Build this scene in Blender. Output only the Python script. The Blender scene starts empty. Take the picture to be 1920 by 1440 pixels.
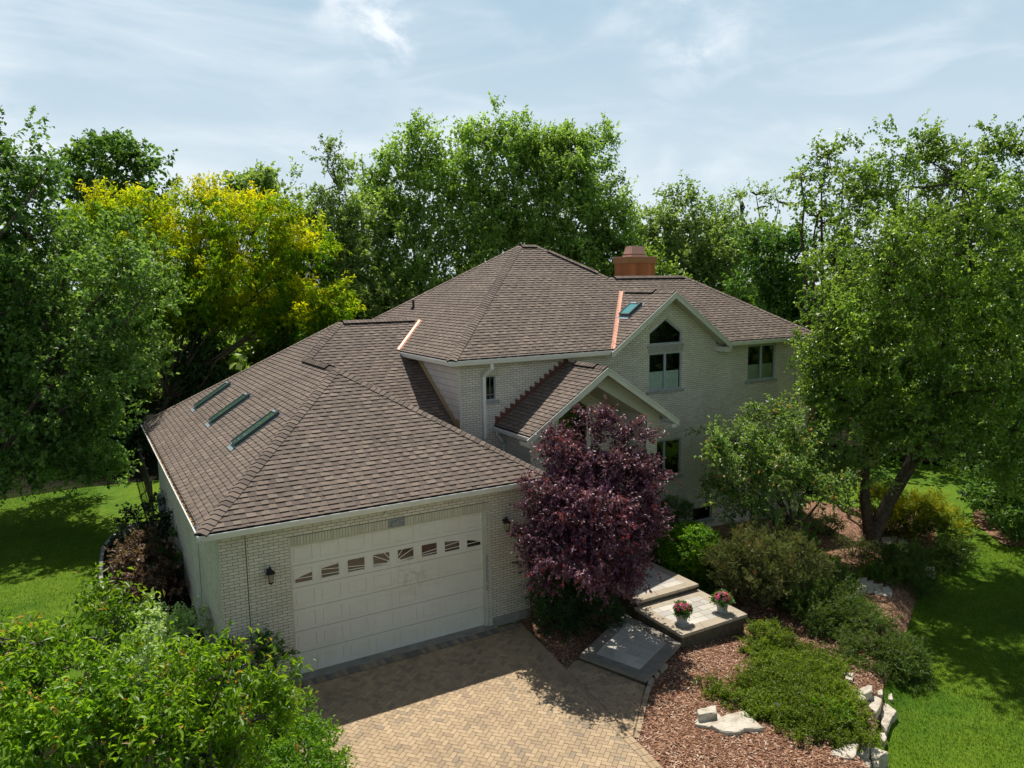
import bpy, bmesh, math, random
import numpy as np
from mathutils import Vector, Matrix
from mathutils.geometry import tessellate_polygon, delaunay_2d_cdt
rad = math.radians
S = bpy.context.scene
COL = S.collection

# ------------------------------------------------------------------ camera
cam_d = bpy.data.cameras.new("camera")
cam = bpy.data.objects.new("camera", cam_d); COL.objects.link(cam)
cam_d.sensor_width = 36.0; cam_d.lens = 26.5
cam_d.clip_start = 0.1; cam_d.clip_end = 3000
RT = Vector((0.86542, -0.50085, -0.01408)); UP = Vector((0.07906, 0.10874, 0.99092)); FW = Vector((0.49477, 0.85868, -0.13370))
m = Matrix.Identity(4)
for i in range(3):
    m[i][0] = RT[i]; m[i][1] = UP[i]; m[i][2] = -FW[i]
m[0][3], m[1][3], m[2][3] = -3.628, -16.113, 8.688
cam.matrix_world = m
S.camera = cam

# ------------------------------------------------------------------ world and sun
SUN_DIR = Vector((0.22, 0.48, 1.0)).normalized()      # towards the sun
elev = math.asin(SUN_DIR.z); az = math.atan2(SUN_DIR.x, SUN_DIR.y)
world = bpy.data.worlds.new("World"); S.world = world; world.use_nodes = True
wt = world.node_tree; wt.nodes.clear()
def wn(t, **k):
    n = wt.nodes.new(t)
    for a, b in k.items(): setattr(n, a, b)
    return n
wo = wn("ShaderNodeOutputWorld"); bg = wn("ShaderNodeBackground")
sky = wn("ShaderNodeTexSky", sky_type='NISHITA')
sky.sun_disc = False; sky.sun_elevation = elev; sky.sun_rotation = az
sky.air_density = 1.0; sky.dust_density = 1.6; sky.ozone_density = 1.0; sky.altitude = 200
bg.inputs[1].default_value = 0.05
tc = wn("ShaderNodeTexCoord")
def mapped(rot, sc, loc=(0, 0, 0)):
    mp = wn("ShaderNodeMapping"); mp.inputs['Rotation'].default_value = rot; mp.inputs['Scale'].default_value = sc; mp.inputs['Location'].default_value = loc
    wt.links.new(tc.outputs['Generated'], mp.inputs[0]); return mp
def cloud(mp, scale, detail, lo, hi, rough=.55, dist=.6):
    no = wn("ShaderNodeTexNoise"); no.inputs['Scale'].default_value = scale; no.inputs['Detail'].default_value = detail
    no.inputs['Roughness'].default_value = rough; no.inputs['Distortion'].default_value = dist
    wt.links.new(mp.outputs[0], no.inputs['Vector'])
    r = wn("ShaderNodeMapRange"); r.inputs[1].default_value = lo; r.inputs[2].default_value = hi; r.interpolation_type = 'SMOOTHSTEP'
    wt.links.new(no.outputs['Fac'], r.inputs[0]); return r
def wmath(op, a, b):
    n = wn("ShaderNodeMath", operation=op)
    for i, v in enumerate((a, b)):
        if isinstance(v, (int, float)): n.inputs[i].default_value = v
        else: wt.links.new(v, n.inputs[i])
    n.use_clamp = False
    return n.outputs[0]
def puff(direction, r0, r1):
    # soft round window of directions in which a small cumulus floats
    vm = wn("ShaderNodeVectorMath", operation='DISTANCE'); wt.links.new(tc.outputs['Generated'], vm.inputs[0]); vm.inputs[1].default_value = direction
    r = wn("ShaderNodeMapRange"); r.inputs[1].default_value = r0; r.inputs[2].default_value = r1; r.inputs[3].default_value = 1; r.inputs[4].default_value = 0
    wt.links.new(vm.outputs['Value'], r.inputs[0]); return r.outputs[0]
c1 = cloud(mapped((0, 0, rad(-25)), (1.6, 4.0, 7.0)), 1.3, 7, .40, .78)
c2 = cloud(mapped((0, rad(12), rad(30)), (1.2, 2.6, 9.0), (3, 1, 2)), 2.2, 6, .45, .85)
veil = wmath('MULTIPLY', wmath('ADD', wmath('MULTIPLY', c1.outputs[0], .62), wmath('MULTIPLY', c2.outputs[0], .42)), 1.0)
PU = wmath('ADD', puff((0.307, 0.878, 0.365), .03, .10), puff((0.345, 0.885, 0.285), .01, .045))
PU = wmath('ADD', PU, wmath('MULTIPLY', puff((0.655, 0.70, 0.283), .01, .07), .7))
PU = wmath('ADD', PU, wmath('MULTIPLY', puff((-0.15, 0.965, 0.215), .02, .16), .65))
c3 = cloud(mapped((0, 0, 0), (1, 1, 1.6)), 13.0, 8, .38, .66, .6, .3)
cum = wmath('MULTIPLY', c3.outputs[0], PU)
fac = wn("ShaderNodeClamp"); wt.links.new(wmath('ADD', veil, cum), fac.inputs[0]); fac.inputs[2].default_value = .93
# bright milky haze low over the horizon, clearing towards the zenith
sz = wn("ShaderNodeSeparateXYZ"); wt.links.new(tc.outputs['Generated'], sz.inputs[0])
hr = wn("ShaderNodeMapRange"); hr.interpolation_type = 'SMOOTHSTEP'; wt.links.new(sz.outputs[2], hr.inputs[0])
hr.inputs[1].default_value = .37; hr.inputs[2].default_value = .60; hr.inputs[3].default_value = .93; hr.inputs[4].default_value = 0.0
hcol = wn("ShaderNodeValToRGB"); wt.links.new(sz.outputs[2], hcol.inputs[0]); e_ = hcol.color_ramp.elements
e_[0].position = .02; e_[0].color = (.70, .80, .86, 1); e_[1].position = .36; e_[1].color = (.41, .58, .72, 1)
hs = wn("ShaderNodeMix", data_type='RGBA', blend_type='MULTIPLY'); hs.inputs[0].default_value = 1; wt.links.new(hcol.outputs[0], hs.inputs[6]); hs.inputs[7].default_value = (19.5, 19.5, 19.5, 1)
hm = wn("ShaderNodeMix", data_type='RGBA'); wt.links.new(hr.outputs[0], hm.inputs[0]); wt.links.new(sky.outputs[0], hm.inputs[6]); wt.links.new(hs.outputs[2], hm.inputs[7])
vf = wmath('MULTIPLY', fac.outputs[0], wmath('ADD', hr.outputs[0], .07))
mixc = wn("ShaderNodeMix", data_type='RGBA')
wt.links.new(vf, mixc.inputs[0]); wt.links.new(hm.outputs[2], mixc.inputs[6])
mixc.inputs[7].default_value = (17.4, 18.4, 19.2, 1)
wt.links.new(mixc.outputs[2], bg.inputs[0]); wt.links.new(bg.outputs[0], wo.inputs[0])

sun_d = bpy.data.lights.new("sun", 'SUN'); sun_d.energy = 5.0; sun_d.angle = rad(0.53); sun_d.color = (1.0, .955, .88)
sun = bpy.data.objects.new("sun", sun_d); COL.objects.link(sun)
sun.rotation_euler = (-SUN_DIR).to_track_quat('-Z', 'Y').to_euler(); sun.location = (10, 20, 60)

S.view_settings.view_transform = 'Standard'; S.view_settings.look = 'None'
S.view_settings.exposure = 0.17; S.view_settings.gamma = 1.0; S.view_settings.use_curve_mapping = False
cy = S.cycles
cy.max_bounces = 6; cy.diffuse_bounces = 3; cy.glossy_bounces = 3; cy.transmission_bounces = 3; cy.transparent_max_bounces = 6
cy.caustics_reflective = False; cy.caustics_refractive = False
cy.use_denoising = True; cy.use_adaptive_sampling = True; cy.adaptive_threshold = .02

# ------------------------------------------------------------------ mesh helpers
class MB:
    def __init__(s): s.v = []; s.f = []; s.mi = []; s.t = []; s.done = []
    def cut(s):
        if s.f: s.done.append((s.v, s.f, s.mi, s.t)); s.v = []; s.f = []; s.mi = []; s.t = []
    def add(s, vs, fs, tone=.5, mi=0):
        o = len(s.v); s.v += [tuple(p) for p in vs]; s.f += [tuple(i + o for i in f) for f in fs]
        s.mi += [mi] * len(fs)
        s.t += (list(tone) if isinstance(tone, (list, tuple)) else [tone] * len(vs))
    def quad(s, a, b, c, d, tone=.5, mi=0): s.add([a, b, c, d], [(0, 1, 2, 3)], tone, mi)
    def box(s, x0, y0, z0, x1, y1, z1, tone=.5, mi=0, M=None):
        vs = [(x, y, z) for z in (z0, z1) for y in (y0, y1) for x in (x0, x1)]
        if M is not None: vs = [tuple(M @ Vector(p)) for p in vs]
        s.add(vs, [(0, 2, 3, 1), (4, 5, 7, 6), (0, 1, 5, 4), (2, 6, 7, 3), (0, 4, 6, 2), (1, 3, 7, 5)], tone, mi)
    def bar(s, a, b, w, h, upv=(0, 0, 1), tone=.5, mi=0):
        a = Vector(a); b = Vector(b); t = (b - a).normalized(); sd = t.cross(Vector(upv)).normalized(); u = sd.cross(t).normalized()
        vs = []
        for p in (a, b):
            for i, j in ((-1, -1), (1, -1), (1, 1), (-1, 1)): vs.append(p + sd * (w / 2 * i) + u * (h / 2 * j))
        s.add(vs, [(0, 3, 2, 1), (4, 5, 6, 7), (0, 1, 5, 4), (1, 2, 6, 5), (2, 3, 7, 6), (3, 0, 4, 7)], tone, mi)
    def tube(s, pts, rs, n=8, tone=.5, mi=0, caps=True):
        pts = [Vector(p) for p in pts]; vs = []; k = len(pts); ref = Vector((.13, .31, 1)).normalized()
        for i, p in enumerate(pts):
            t = (pts[min(i + 1, k - 1)] - pts[max(i - 1, 0)]).normalized()
            a = t.cross(ref)
            if a.length < .05: a = t.cross(Vector((1, 0, 0)))
            a.normalize(); b = t.cross(a)
            for j in range(n):
                q = 2 * math.pi * j / n; vs.append(p + (a * math.cos(q) + b * math.sin(q)) * rs[i])
        fs = [(i * n + j, i * n + (j + 1) % n, (i + 1) * n + (j + 1) % n, (i + 1) * n + j) for i in range(k - 1) for j in range(n)]
        if caps: fs += [tuple(range(n))[::-1], tuple((k - 1) * n + j for j in range(n))]
        s.add(vs, fs, tone, mi)
    def lathe(s, prof, c=(0, 0, 0), n=16, tone=.5, mi=0):
        vs = []; k = len(prof)
        for r, z in prof:
            for j in range(n):
                q = 2 * math.pi * j / n; vs.append((c[0] + r * math.cos(q), c[1] + r * math.sin(q), c[2] + z))
        fs = [(i * n + j, i * n + (j + 1) % n, (i + 1) * n + (j + 1) % n, (i + 1) * n + j) for i in range(k - 1) for j in range(n)]
        s.add(vs, fs, tone, mi)
    def prism(s, poly, z0, z1, tone=.5, mi=0):
        n = len(poly)
        vs = [(x, y, z0) for x, y in poly] + [(x, y, z1) for x, y in poly]
        s.add(vs, [tuple(range(n))[::-1], tuple(range(n, 2 * n))] + [(i, (i + 1) % n, n + (i + 1) % n, n + i) for i in range(n)], tone, mi)
    def build(s, name, mats, parent=None, smooth=False, rec=True):
        if s.done:
            s.cut(); r = None; parts = s.done; s.done = []
            for (v, f, mi, t) in parts:
                s.v, s.f, s.mi, s.t = v, f, mi, t; o = s.build(name, mats, parent, smooth, rec); r = r or o
            return r
        me = bpy.data.meshes.new(name); me.from_pydata(s.v, [], s.f)
        if not isinstance(mats, (list, tuple)): mats = [mats]
        for q in mats: me.materials.append(q)
        if len(mats) > 1: me.polygons.foreach_set("material_index", s.mi)
        at = me.attributes.new("tone", 'FLOAT', 'POINT'); at.data.foreach_set("value", s.t)
        if rec:
            b = bmesh.new(); b.from_mesh(me); bmesh.ops.recalc_face_normals(b, faces=b.faces); b.to_mesh(me); b.free()
        if smooth: me.polygons.foreach_set("use_smooth", [True] * len(me.polygons))
        me.update()
        return link(name, me, parent)

def link(name, me, parent=None):
    o = bpy.data.objects.new(name, me); COL.objects.link(o)
    if parent is not None:
        r = parent
        while r.parent is not None: r = r.parent
        o.parent = parent
        # child meshes are written in world coordinates of the thing's root
        o.matrix_parent_inverse = Matrix.Identity(4) if parent.type == 'MESH' else Matrix.Translation(-Vector(parent.location))
    return o
def tag(o, label, cat, group=None):
    o['label'] = label; o['category'] = cat
    if group: o['group'] = group
    return o
def thing(name, label, cat, loc=(0, 0, 0), group=None):
    o = bpy.data.objects.new(name, None); COL.objects.link(o); o.location = loc; o.empty_display_size = .3
    return tag(o, label, cat, group)
def struct(o): o['kind'] = 'structure'; return o

# ------------------------------------------------------------------ materials
class NT:
    def __init__(s, name):
        s.m = bpy.data.materials.new(name); s.m.use_nodes = True; s.t = s.m.node_tree; s.t.nodes.clear()
        s.out = s.t.nodes.new("ShaderNodeOutputMaterial")
    def n(s, t, **k):
        x = s.t.nodes.new(t)
        for a, b in k.items(): setattr(x, a, b)
        return x
    def l(s, a, b): s.t.links.new(a, b)
    def setv(s, inp, v):
        if isinstance(v, bpy.types.NodeSocket): s.l(v, inp)
        elif isinstance(v, (tuple, list)) and len(v) == 3 and inp.type == 'RGBA': inp.default_value = (*v, 1)
        else: inp.default_value = v
    def noise(s, scale, detail=4, vec=None, rough=.55, dist=0):
        x = s.n("ShaderNodeTexNoise"); x.inputs['Scale'].default_value = scale; x.inputs['Detail'].default_value = detail
        x.inputs['Roughness'].default_value = rough; x.inputs['Distortion'].default_value = dist
        s.l(vec if vec is not None else s.pos(), x.inputs['Vector']); return x.outputs['Fac']
    def pos(s):
        if not hasattr(s, '_p'): s._p = s.n("ShaderNodeNewGeometry").outputs['Position']
        return s._p
    def ramp(s, fac, stops, interp='LINEAR'):
        x = s.n("ShaderNodeValToRGB"); x.color_ramp.interpolation = interp; e = x.color_ramp.elements
        while len(e) < len(stops): e.new(.5)
        for i, (p, c) in enumerate(stops): e[i].position = p; e[i].color = (*c, 1) if len(c) == 3 else c
        s.setv(x.inputs[0], fac); return x.outputs[0]
    def mix(s, f, a, b, mode='MIX'):
        x = s.n("ShaderNodeMix", data_type='RGBA', blend_type=mode); s.setv(x.inputs[0], f); s.setv(x.inputs[6], a); s.setv(x.inputs[7], b); return x.outputs[2]
    def math(s, op, a, b=0.0, clamp=False):
        x = s.n("ShaderNodeMath", operation=op); x.use_clamp = clamp; s.setv(x.inputs[0], a); s.setv(x.inputs[1], b); return x.outputs[0]
    def rng(s, v, a, b, c=0, d=1):
        x = s.n("ShaderNodeMapRange"); s.setv(x.inputs[0], v)
        for i, q in enumerate((a, b, c, d)): x.inputs[i + 1].default_value = q
        return x.outputs[0]
    def attr(s, name='tone'):
        return s.n("ShaderNodeAttribute", attribute_name=name).outputs['Fac']
    def bump(s, h, strength=.4, dist=.01):
        x = s.n("ShaderNodeBump"); x.inputs['Strength'].default_value = strength; x.inputs['Distance'].default_value = dist; s.l(h, x.inputs['Height']); return x.outputs[0]
    def bsdf(s, col, rough=.8, spec=.3, metal=0, normal=None, **k):
        x = s.n("ShaderNodeBsdfPrincipled"); s.setv(x.inputs['Base Color'], col); s.setv(x.inputs['Roughness'], rough)
        x.inputs['Specular IOR Level'].default_value = spec; x.inputs['Metallic'].default_value = metal
        if normal is not None: s.l(normal, x.inputs['Normal'])
        s.l(x.outputs[0], s.out.inputs[0]); return x
def simple(name, col, rough=.6, spec=.4, metal=0, var=.12, scale=6, bump=0):
    t = NT(name); nz = t.noise(scale, 5)
    c = t.mix(t.rng(nz, .3, .7), tuple(max(0, x * (1 - var)) for x in col), tuple(min(1, x * (1 + var)) for x in col))
    nm = t.bump(t.noise(scale * 8, 4), bump, .01) if bump else None
    t.bsdf(c, rough, spec, metal, nm); return t.m

def brick_mat(name, axis, c1=(.77, .705, .60), c2=(.66, .60, .50), mort=(.25, .225, .18)):
    t = NT(name); sp = t.n("ShaderNodeSeparateXYZ"); t.l(t.pos(), sp.inputs[0])
    cb = t.n("ShaderNodeCombineXYZ"); t.l(sp.outputs[axis], cb.inputs[0]); t.l(sp.outputs[2], cb.inputs[1])
    b = t.n("ShaderNodeTexBrick"); t.l(cb.outputs[0], b.inputs['Vector'])
    b.inputs['Scale'].default_value = 1; b.inputs['Brick Width'].default_value = .213; b.inputs['Row Height'].default_value = .0683
    b.inputs['Mortar Size'].default_value = .0065; b.inputs['Mortar Smooth'].default_value = .15; b.inputs['Bias'].default_value = 0
    b.inputs['Color1'].default_value = (*c1, 1); b.inputs['Color2'].default_value = (*c2, 1); b.inputs['Mortar'].default_value = (*mort, 1)
    big = t.rng(t.noise(.8, 4), .3, .75, .86, 1.1); fine = t.rng(t.noise(60, 3), .25, .75, .9, 1.08)
    c = t.mix(1.0, b.outputs['Color'], t.math('MULTIPLY', big, fine), 'MULTIPLY')
    st = t.rng(t.noise(2.2, 5, dist=1.0), .55, .8, 0, .35)
    c = t.mix(st, c, (.36, .30, .19))
    h = t.math('SUBTRACT', 1.0, b.outputs['Fac'])
    t.bsdf(c, .9, .2, 0, t.bump(h, .7, .008)); return t.m
M = {}
M['brick_x'] = brick_mat("cream_brick_front", 0); M['brick_y'] = brick_mat("cream_brick_side", 1)
def mat_soldier():
    t = NT("soldier_brick"); a = t.attr(); c = t.ramp(a, [(0, (.19, .175, .145)), (.04, (.19, .175, .145)), (.05, (.50, .46, .36)), (1, (.64, .60, .48))], 'LINEAR')
    c = t.mix(1, c, t.rng(t.noise(40, 3), .2, .8, .88, 1.1), 'MULTIPLY'); t.bsdf(c, .9, .2, 0, t.bump(t.noise(80, 3), .3, .004)); return t.m
M['soldier'] = mat_soldier()
def mat_shingle(name="asphalt_shingle", cap=False):
    t = NT(name); a = t.attr()
    c = t.ramp(a, [(0, (.012, .011, .011)), (.05, (.05, .042, .04)), (.1, (.085, .068, .058)), (.35, (.133, .104, .086)), (.6, (.178, .138, .111)), (.85, (.228, .175, .137)), (1, (.28, .222, .178))])
    g = t.noise(260, 2); c = t.mix(.45, c, t.mix(1, c, t.ramp(g, [(.3, (.55, .55, .58)), (.5, (1, 1, 1)), (.7, (1.5, 1.42, 1.36))]), 'MULTIPLY'))
    big = t.rng(t.noise(.6, 3), .3, .7, .88, 1.1); c = t.mix(1, c, big, 'MULTIPLY')
    t.bsdf(c, .85, .25, 0, t.bump(g, .35, .006)); return t.m
M['shingle'] = mat_shingle()
M['vent_black'] = simple("ridge_vent_black", (.008, .008, .009), .7, .3)
M['floor'] = simple('shade_dark_soil', (.016, .017, .009), 1, .05, var=.4, scale=2)  # near-black soil colour; the tree shade is painted into it
M['deck'] = simple("roof_underlay", (.03, .027, .025), .9, .1)
M['white_metal'] = simple("white_painted_aluminium", (.74, .735, .70), .35, .45, var=.06, scale=3)
M['trim'] = simple("cream_trim_paint", (.60, .585, .50), .5, .35, var=.07, scale=2.5)
M['soffit'] = simple("cream_soffit", (.50, .48, .40), .6, .3, var=.06, scale=3)
M['frame'] = simple("grey_window_frame", (.36, .39, .42), .4, .5, var=.05)
M['sill'] = simple("limestone_sill", (.33, .32, .29), .9, .2, var=.15, scale=9, bump=.2)
M['backing_dark'] = simple("unlit_room_black", (.010, .011, .010), .9, .1)
M['blind'] = simple("pale_window_blind", (.72, .82, .78), .9, .1)
M['concrete'] = simple("concrete_apron", (.32, .30, .26), .95, .15, var=.2, scale=4, bump=.25)
def mat_glass():
    t = NT("window_glass"); tr = t.n("ShaderNodeBsdfTransparent"); tr.inputs[0].default_value = (.86, .90, .88, 1)
    gl = t.n("ShaderNodeBsdfGlossy"); gl.inputs[0].default_value = (1, 1, 1, 1); gl.inputs[1].default_value = .02
    fr = t.n("ShaderNodeFresnel"); fr.inputs[0].default_value = 1.5
    mx = t.n("ShaderNodeMixShader"); t.l(fr.outputs[0], mx.inputs[0]); t.l(tr.outputs[0], mx.inputs[1]); t.l(gl.outputs[0], mx.inputs[2]); t.l(mx.outputs[0], t.out.inputs[0]); return t.m
M['glass'] = mat_glass()
M['door_glass'] = simple("garage_window_glass", (.03, .028, .025), .06, .9, var=0)
def mat_sky_glass(name, col):
    t = NT(name); t.bsdf(col, .04, .9, 0); return t.m
M['sky_glass'] = mat_sky_glass("skylight_glass_clear", (.05, .10, .085)); M['sky_glass_teal'] = mat_sky_glass("skylight_glass_teal", (.10, .33, .33))
M['sky_frame'] = simple("skylight_frame_dark_green", (.045, .065, .062), .4, .5, var=.1)
M['sky_flash'] = simple("skylight_flashing_grey", (.27, .33, .34), .5, .5)
M['black'] = simple("black_metal", (.012, .012, .013), .5, .4)
def mat_copper(name, col, rough, metal):
    t = NT(name); z = t.noise(14, 5, dist=1.5); c = t.mix(t.rng(z, .3, .7), col, tuple(x * .78 for x in col)); t.bsdf(c, rough, .5, metal, t.bump(t.noise(30, 3), .12, .01)); return t.m
M['copper'] = mat_copper("new_copper", (.78, .40, .28), .48, .45)
M['copper_cap'] = mat_copper("copper_cap_matt", (.78, .43, .32), .55, .25)
def mat_wood(name, c0, c1, axis=2):
    t = NT(name); mp = t.n("ShaderNodeMapping"); sc = [9, 9, 9]; sc[axis] = .8; mp.inputs['Scale'].default_value = sc; t.l(t.pos(), mp.inputs[0])
    z = t.noise(3, 6, mp.outputs[0]); c = t.mix(t.rng(z, .3, .7), c0, c1); c = t.mix(t.attr(), c, t.mix(1, c, (.62, .58, .55), 'MULTIPLY')); t.bsdf(c, .65, .3, 0, t.bump(z, .2, .01)); return t.m
M['cedar'] = mat_wood("stained_cedar", (.42, .13, .045), (.56, .22, .075)); M['cedar_trim'] = mat_wood("stained_cedar_trim", (.42, .19, .075), (.52, .26, .11), 0)
M['raw_wood'] = mat_wood("raw_timber", (.50, .34, .17), (.62, .45, .25), 1)
def mat_siding():
    t = NT("worn_house_wrap"); z = t.noise(2.2, 6, dist=1.2); c = t.mix(t.rng(z, .3, .75), (.56, .51, .46), (.68, .63, .58)); c = t.mix(t.attr(), (.12, .10, .09), c); t.bsdf(c, .8, .2, 0, t.bump(z, .2, .02)); return t.m
M['siding'] = mat_siding()
def mat_gdoor():
    t = NT("garage_door_paint"); c = t.mix(t.rng(t.noise(1.6, 4), .3, .7), (.76, .715, .635), (.81, .765, .69))
    vm = t.n("ShaderNodeVectorMath", operation='SUBTRACT'); t.l(t.pos(), vm.inputs[0]); vm.inputs[1].default_value = (2.95, .13, 1.72)
    vs = t.n("ShaderNodeVectorMath", operation='MULTIPLY'); t.l(vm.outputs[0], vs.inputs[0]); vs.inputs[1].default_value = (1.0, 0, 1.5)
    ln = t.n("ShaderNodeVectorMath", operation='LENGTH'); t.l(vs.outputs[0], ln.inputs[0])
    near = t.rng(ln.outputs['Value'], .15, 1.0, 1, 0); sm = t.rng(t.noise(3.2, 5, dist=1.5), .45, .75, 0, .55)
    c = t.mix(t.math('MULTIPLY', near, sm, True), c, (.38, .30, .17))
    c = t.mix(t.rng(t.noise(4, 4), .6, .8, 0, .25), c, (.52, .44, .33))
    t.bsdf(c, .45, .35); return t.m
M['gdoor'] = mat_gdoor()
def mat_paver(name, lo, mid, hi, alt):
    t = NT(name); a = t.attr(); c = t.ramp(a, [(0, lo), (.08, lo), (.1, alt), (.3, mid), (.7, hi), (1, tuple(min(1, x * 1.12) for x in hi))])
    c = t.mix(1, c, t.rng(t.noise(90, 4), .2, .8, .84, 1.14), 'MULTIPLY'); c = t.mix(1, c, t.rng(t.noise(.9, 3), .3, .7, .88, 1.06), 'MULTIPLY'); c = t.mix(t.rng(t.noise(.55, 6, dist=.8), .58, .72, 0, .30), c, (.17, .145, .115))
    t.bsdf(c, .9, .2, 0, t.bump(t.noise(140, 3), .4, .003)); return t.m
M['paver'] = mat_paver("tan_paver", (.10, .09, .08), (.355, .262, .168), (.445, .33, .205), (.30, .24, .172))
M['paver_dark'] = mat_paver("charcoal_paver", (.16, .15, .135), (.22, .20, .17), (.36, .29, .20), (.18, .17, .155))
M['sand'] = simple("joint_sand", (.15, .12, .085), 1, .1, var=.25, scale=30)
M['bluestone'] = mat_paver("flagstone_pavers", (.3, .28, .25), (.45, .42, .37), (.54, .50, .43), (.41, .385, .345))
M['coping'] = simple("sandstone_coping", (.40, .335, .25), .9, .2, var=.12, scale=5, bump=.3)
M['coping_dark'] = simple("brown_coping", (.24, .21, .175), .9, .2, var=.15, scale=5, bump=.3)
M['step_side'] = simple("step_block", (.10, .085, .06), .95, .15, var=.3, scale=8, bump=.4)
def mat_rock():
    t = NT("limestone"); z = t.noise(3.5, 8, rough=.65); c = t.ramp(z, [(.3, (.33, .28, .20)), (.48, (.56, .50, .40)), (.7, (.70, .64, .54))])
    s = t.rng(t.noise(1.4, 5), .58, .75, 0, .5); c = t.mix(s, c, (.36, .24, .16))
    t.bsdf(c, .95, .15, 0, t.bump(t.noise(16, 7, rough=.7), .7, .05)); return t.m
M['rock'] = mat_rock()
def mat_lawn():
    t = NT("lawn_grass"); big = t.noise(.35, 4); med = t.noise(2.2, 5); 
    mp = t.n("ShaderNodeMapping"); mp.inputs['Scale'].default_value = (1, .3, 1); mp.inputs['Rotation'].default_value = (0, 0, .6); t.l(t.pos(), mp.inputs[0])
    fine = t.noise(34, 6, mp.outputs[0], rough=.75)
    c = t.mix(t.rng(big, .35, .68), (.055, .140, .008), (.13, .215, .010)); c = t.mix(t.rng(med, .4, .75, 0, .6), c, (.155, .24, .016))
    c = t.mix(t.rng(t.noise(1.1, 7, rough=.7), .62, .78, 0, .5), c, (.24, .25, .06))
    c = t.mix(t.rng(t.noise(5.5, 4), .5, .75, 0, .45), c, (.045, .13, .010))
    c = t.mix(1, c, t.ramp(fine, [(.28, (.42, .5, .45)), (.5, (1, 1, 1)), (.75, (1.6, 1.4, 1.4))]), 'MULTIPLY')
    t.bsdf(c, .9, .15, 0, t.bump(t.noise(55, 4, rough=.7), .9, .035)); return t.m
M['lawn'] = mat_lawn()
def mat_mulch():
    t = NT("bark_mulch"); v = t.n("ShaderNodeTexVoronoi"); v.inputs['Scale'].default_value = 34; t.l(t.pos(), v.inputs['Vector'])
    sp = t.n("ShaderNodeSeparateColor"); t.l(v.outputs['Color'], sp.inputs[0])
    c = t.ramp(sp.outputs[0], [(0, (.09, .045, .028)), (.4, (.20, .10, .06)), (.75, (.31, .165, .10)), (.93, (.42, .28, .18)), (1, (.58, .47, .36))])
    c = t.mix(1, c, t.rng(t.noise(1.3, 4), .3, .7, .75, 1.15), 'MULTIPLY')
    t.bsdf(c, .95, .1, 0, t.bump(v.outputs['Distance'], .8, .03)); return t.m
M['mulch'] = mat_mulch()
def mat_chips():
    t = NT("mulch_chips"); c = t.ramp(t.attr(), [(0, (.11, .05, .03)), (.35, (.26, .125, .072)), (.7, (.40, .22, .135)), (.9, (.50, .35, .25)), (1, (.66, .56, .46))]); t.bsdf(c, .9, .15); return t.m
M['chips'] = mat_chips()
M['bark'] = simple("tree_bark", (.085, .065, .048), .95, .1, var=.45, scale=9, bump=.8)
M['bark_grey'] = simple("tree_bark_grey", (.16, .14, .12), .95, .1, var=.4, scale=9, bump=.6)
def leaf_mat(name, dark, mid, light, trans=.32, spec=.35, tip=None, rough=.42, tipf=.9):
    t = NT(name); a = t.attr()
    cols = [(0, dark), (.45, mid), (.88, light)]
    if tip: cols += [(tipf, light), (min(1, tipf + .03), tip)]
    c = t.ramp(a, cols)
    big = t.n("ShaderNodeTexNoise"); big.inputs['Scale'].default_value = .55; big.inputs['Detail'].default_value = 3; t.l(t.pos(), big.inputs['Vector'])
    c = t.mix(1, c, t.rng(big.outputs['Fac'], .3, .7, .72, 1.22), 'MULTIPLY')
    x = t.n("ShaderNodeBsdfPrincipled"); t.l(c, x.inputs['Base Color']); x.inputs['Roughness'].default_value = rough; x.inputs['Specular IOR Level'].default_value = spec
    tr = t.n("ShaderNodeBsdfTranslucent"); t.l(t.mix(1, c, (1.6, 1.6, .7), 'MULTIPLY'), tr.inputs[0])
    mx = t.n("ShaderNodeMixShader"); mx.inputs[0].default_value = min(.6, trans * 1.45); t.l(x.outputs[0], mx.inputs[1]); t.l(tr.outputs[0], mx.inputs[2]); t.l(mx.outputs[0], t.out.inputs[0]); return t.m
L = {}
L['maple'] = leaf_mat("leaf_dark_maple", (0.031, 0.078, 0.019), (0.078, 0.165, 0.036), (0.164, 0.274, 0.071))
L['maple2'] = leaf_mat("leaf_mid_maple", (0.057, 0.114, 0.028), (0.119, 0.222, 0.055), (0.226, 0.353, 0.103))
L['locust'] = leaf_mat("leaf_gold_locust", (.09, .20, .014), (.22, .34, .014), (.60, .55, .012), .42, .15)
L['wood'] = leaf_mat("leaf_wood_green", (0.084, 0.154, 0.032), (0.180, 0.299, 0.063), (0.318, 0.462, 0.124), .35)
L['wood2'] = leaf_mat("leaf_wood_olive", (0.084, 0.142, 0.039), (0.174, 0.268, 0.074), (0.298, 0.399, 0.136), .33)
L['rich'] = leaf_mat("leaf_rich_green", (0.032, 0.085, 0.015), (0.068, 0.160, 0.027), (0.135, 0.250, 0.048), .3)
L['pear'] = leaf_mat("leaf_glossy_green", (0.064, 0.131, 0.019), (0.139, 0.234, 0.036), (0.262, 0.376, 0.076), .34, .6, rough=.35)
L['service'] = leaf_mat("leaf_small_tree", (0.070, 0.131, 0.034), (0.139, 0.234, 0.060), (0.267, 0.376, 0.119), .33, .5, (.40, .20, .07), .4, .98)
L['red'] = leaf_mat("leaf_purple_maple", (.045, .013, .030), (.12, .040, .078), (.29, .14, .22), .16, .5, (.36, .05, .06), .45, .96)
L['cherry'] = leaf_mat("leaf_bright_foreground", (0.059, 0.140, 0.009), (0.135, 0.260, 0.013), (0.243, 0.370, 0.027), .38, .45, (.38, .22, .05), .4, .986)
L['box'] = leaf_mat("leaf_boxwood", (.055, .145, .010), (.11, .24, .014), (.21, .37, .026), .3, .3)
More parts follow.
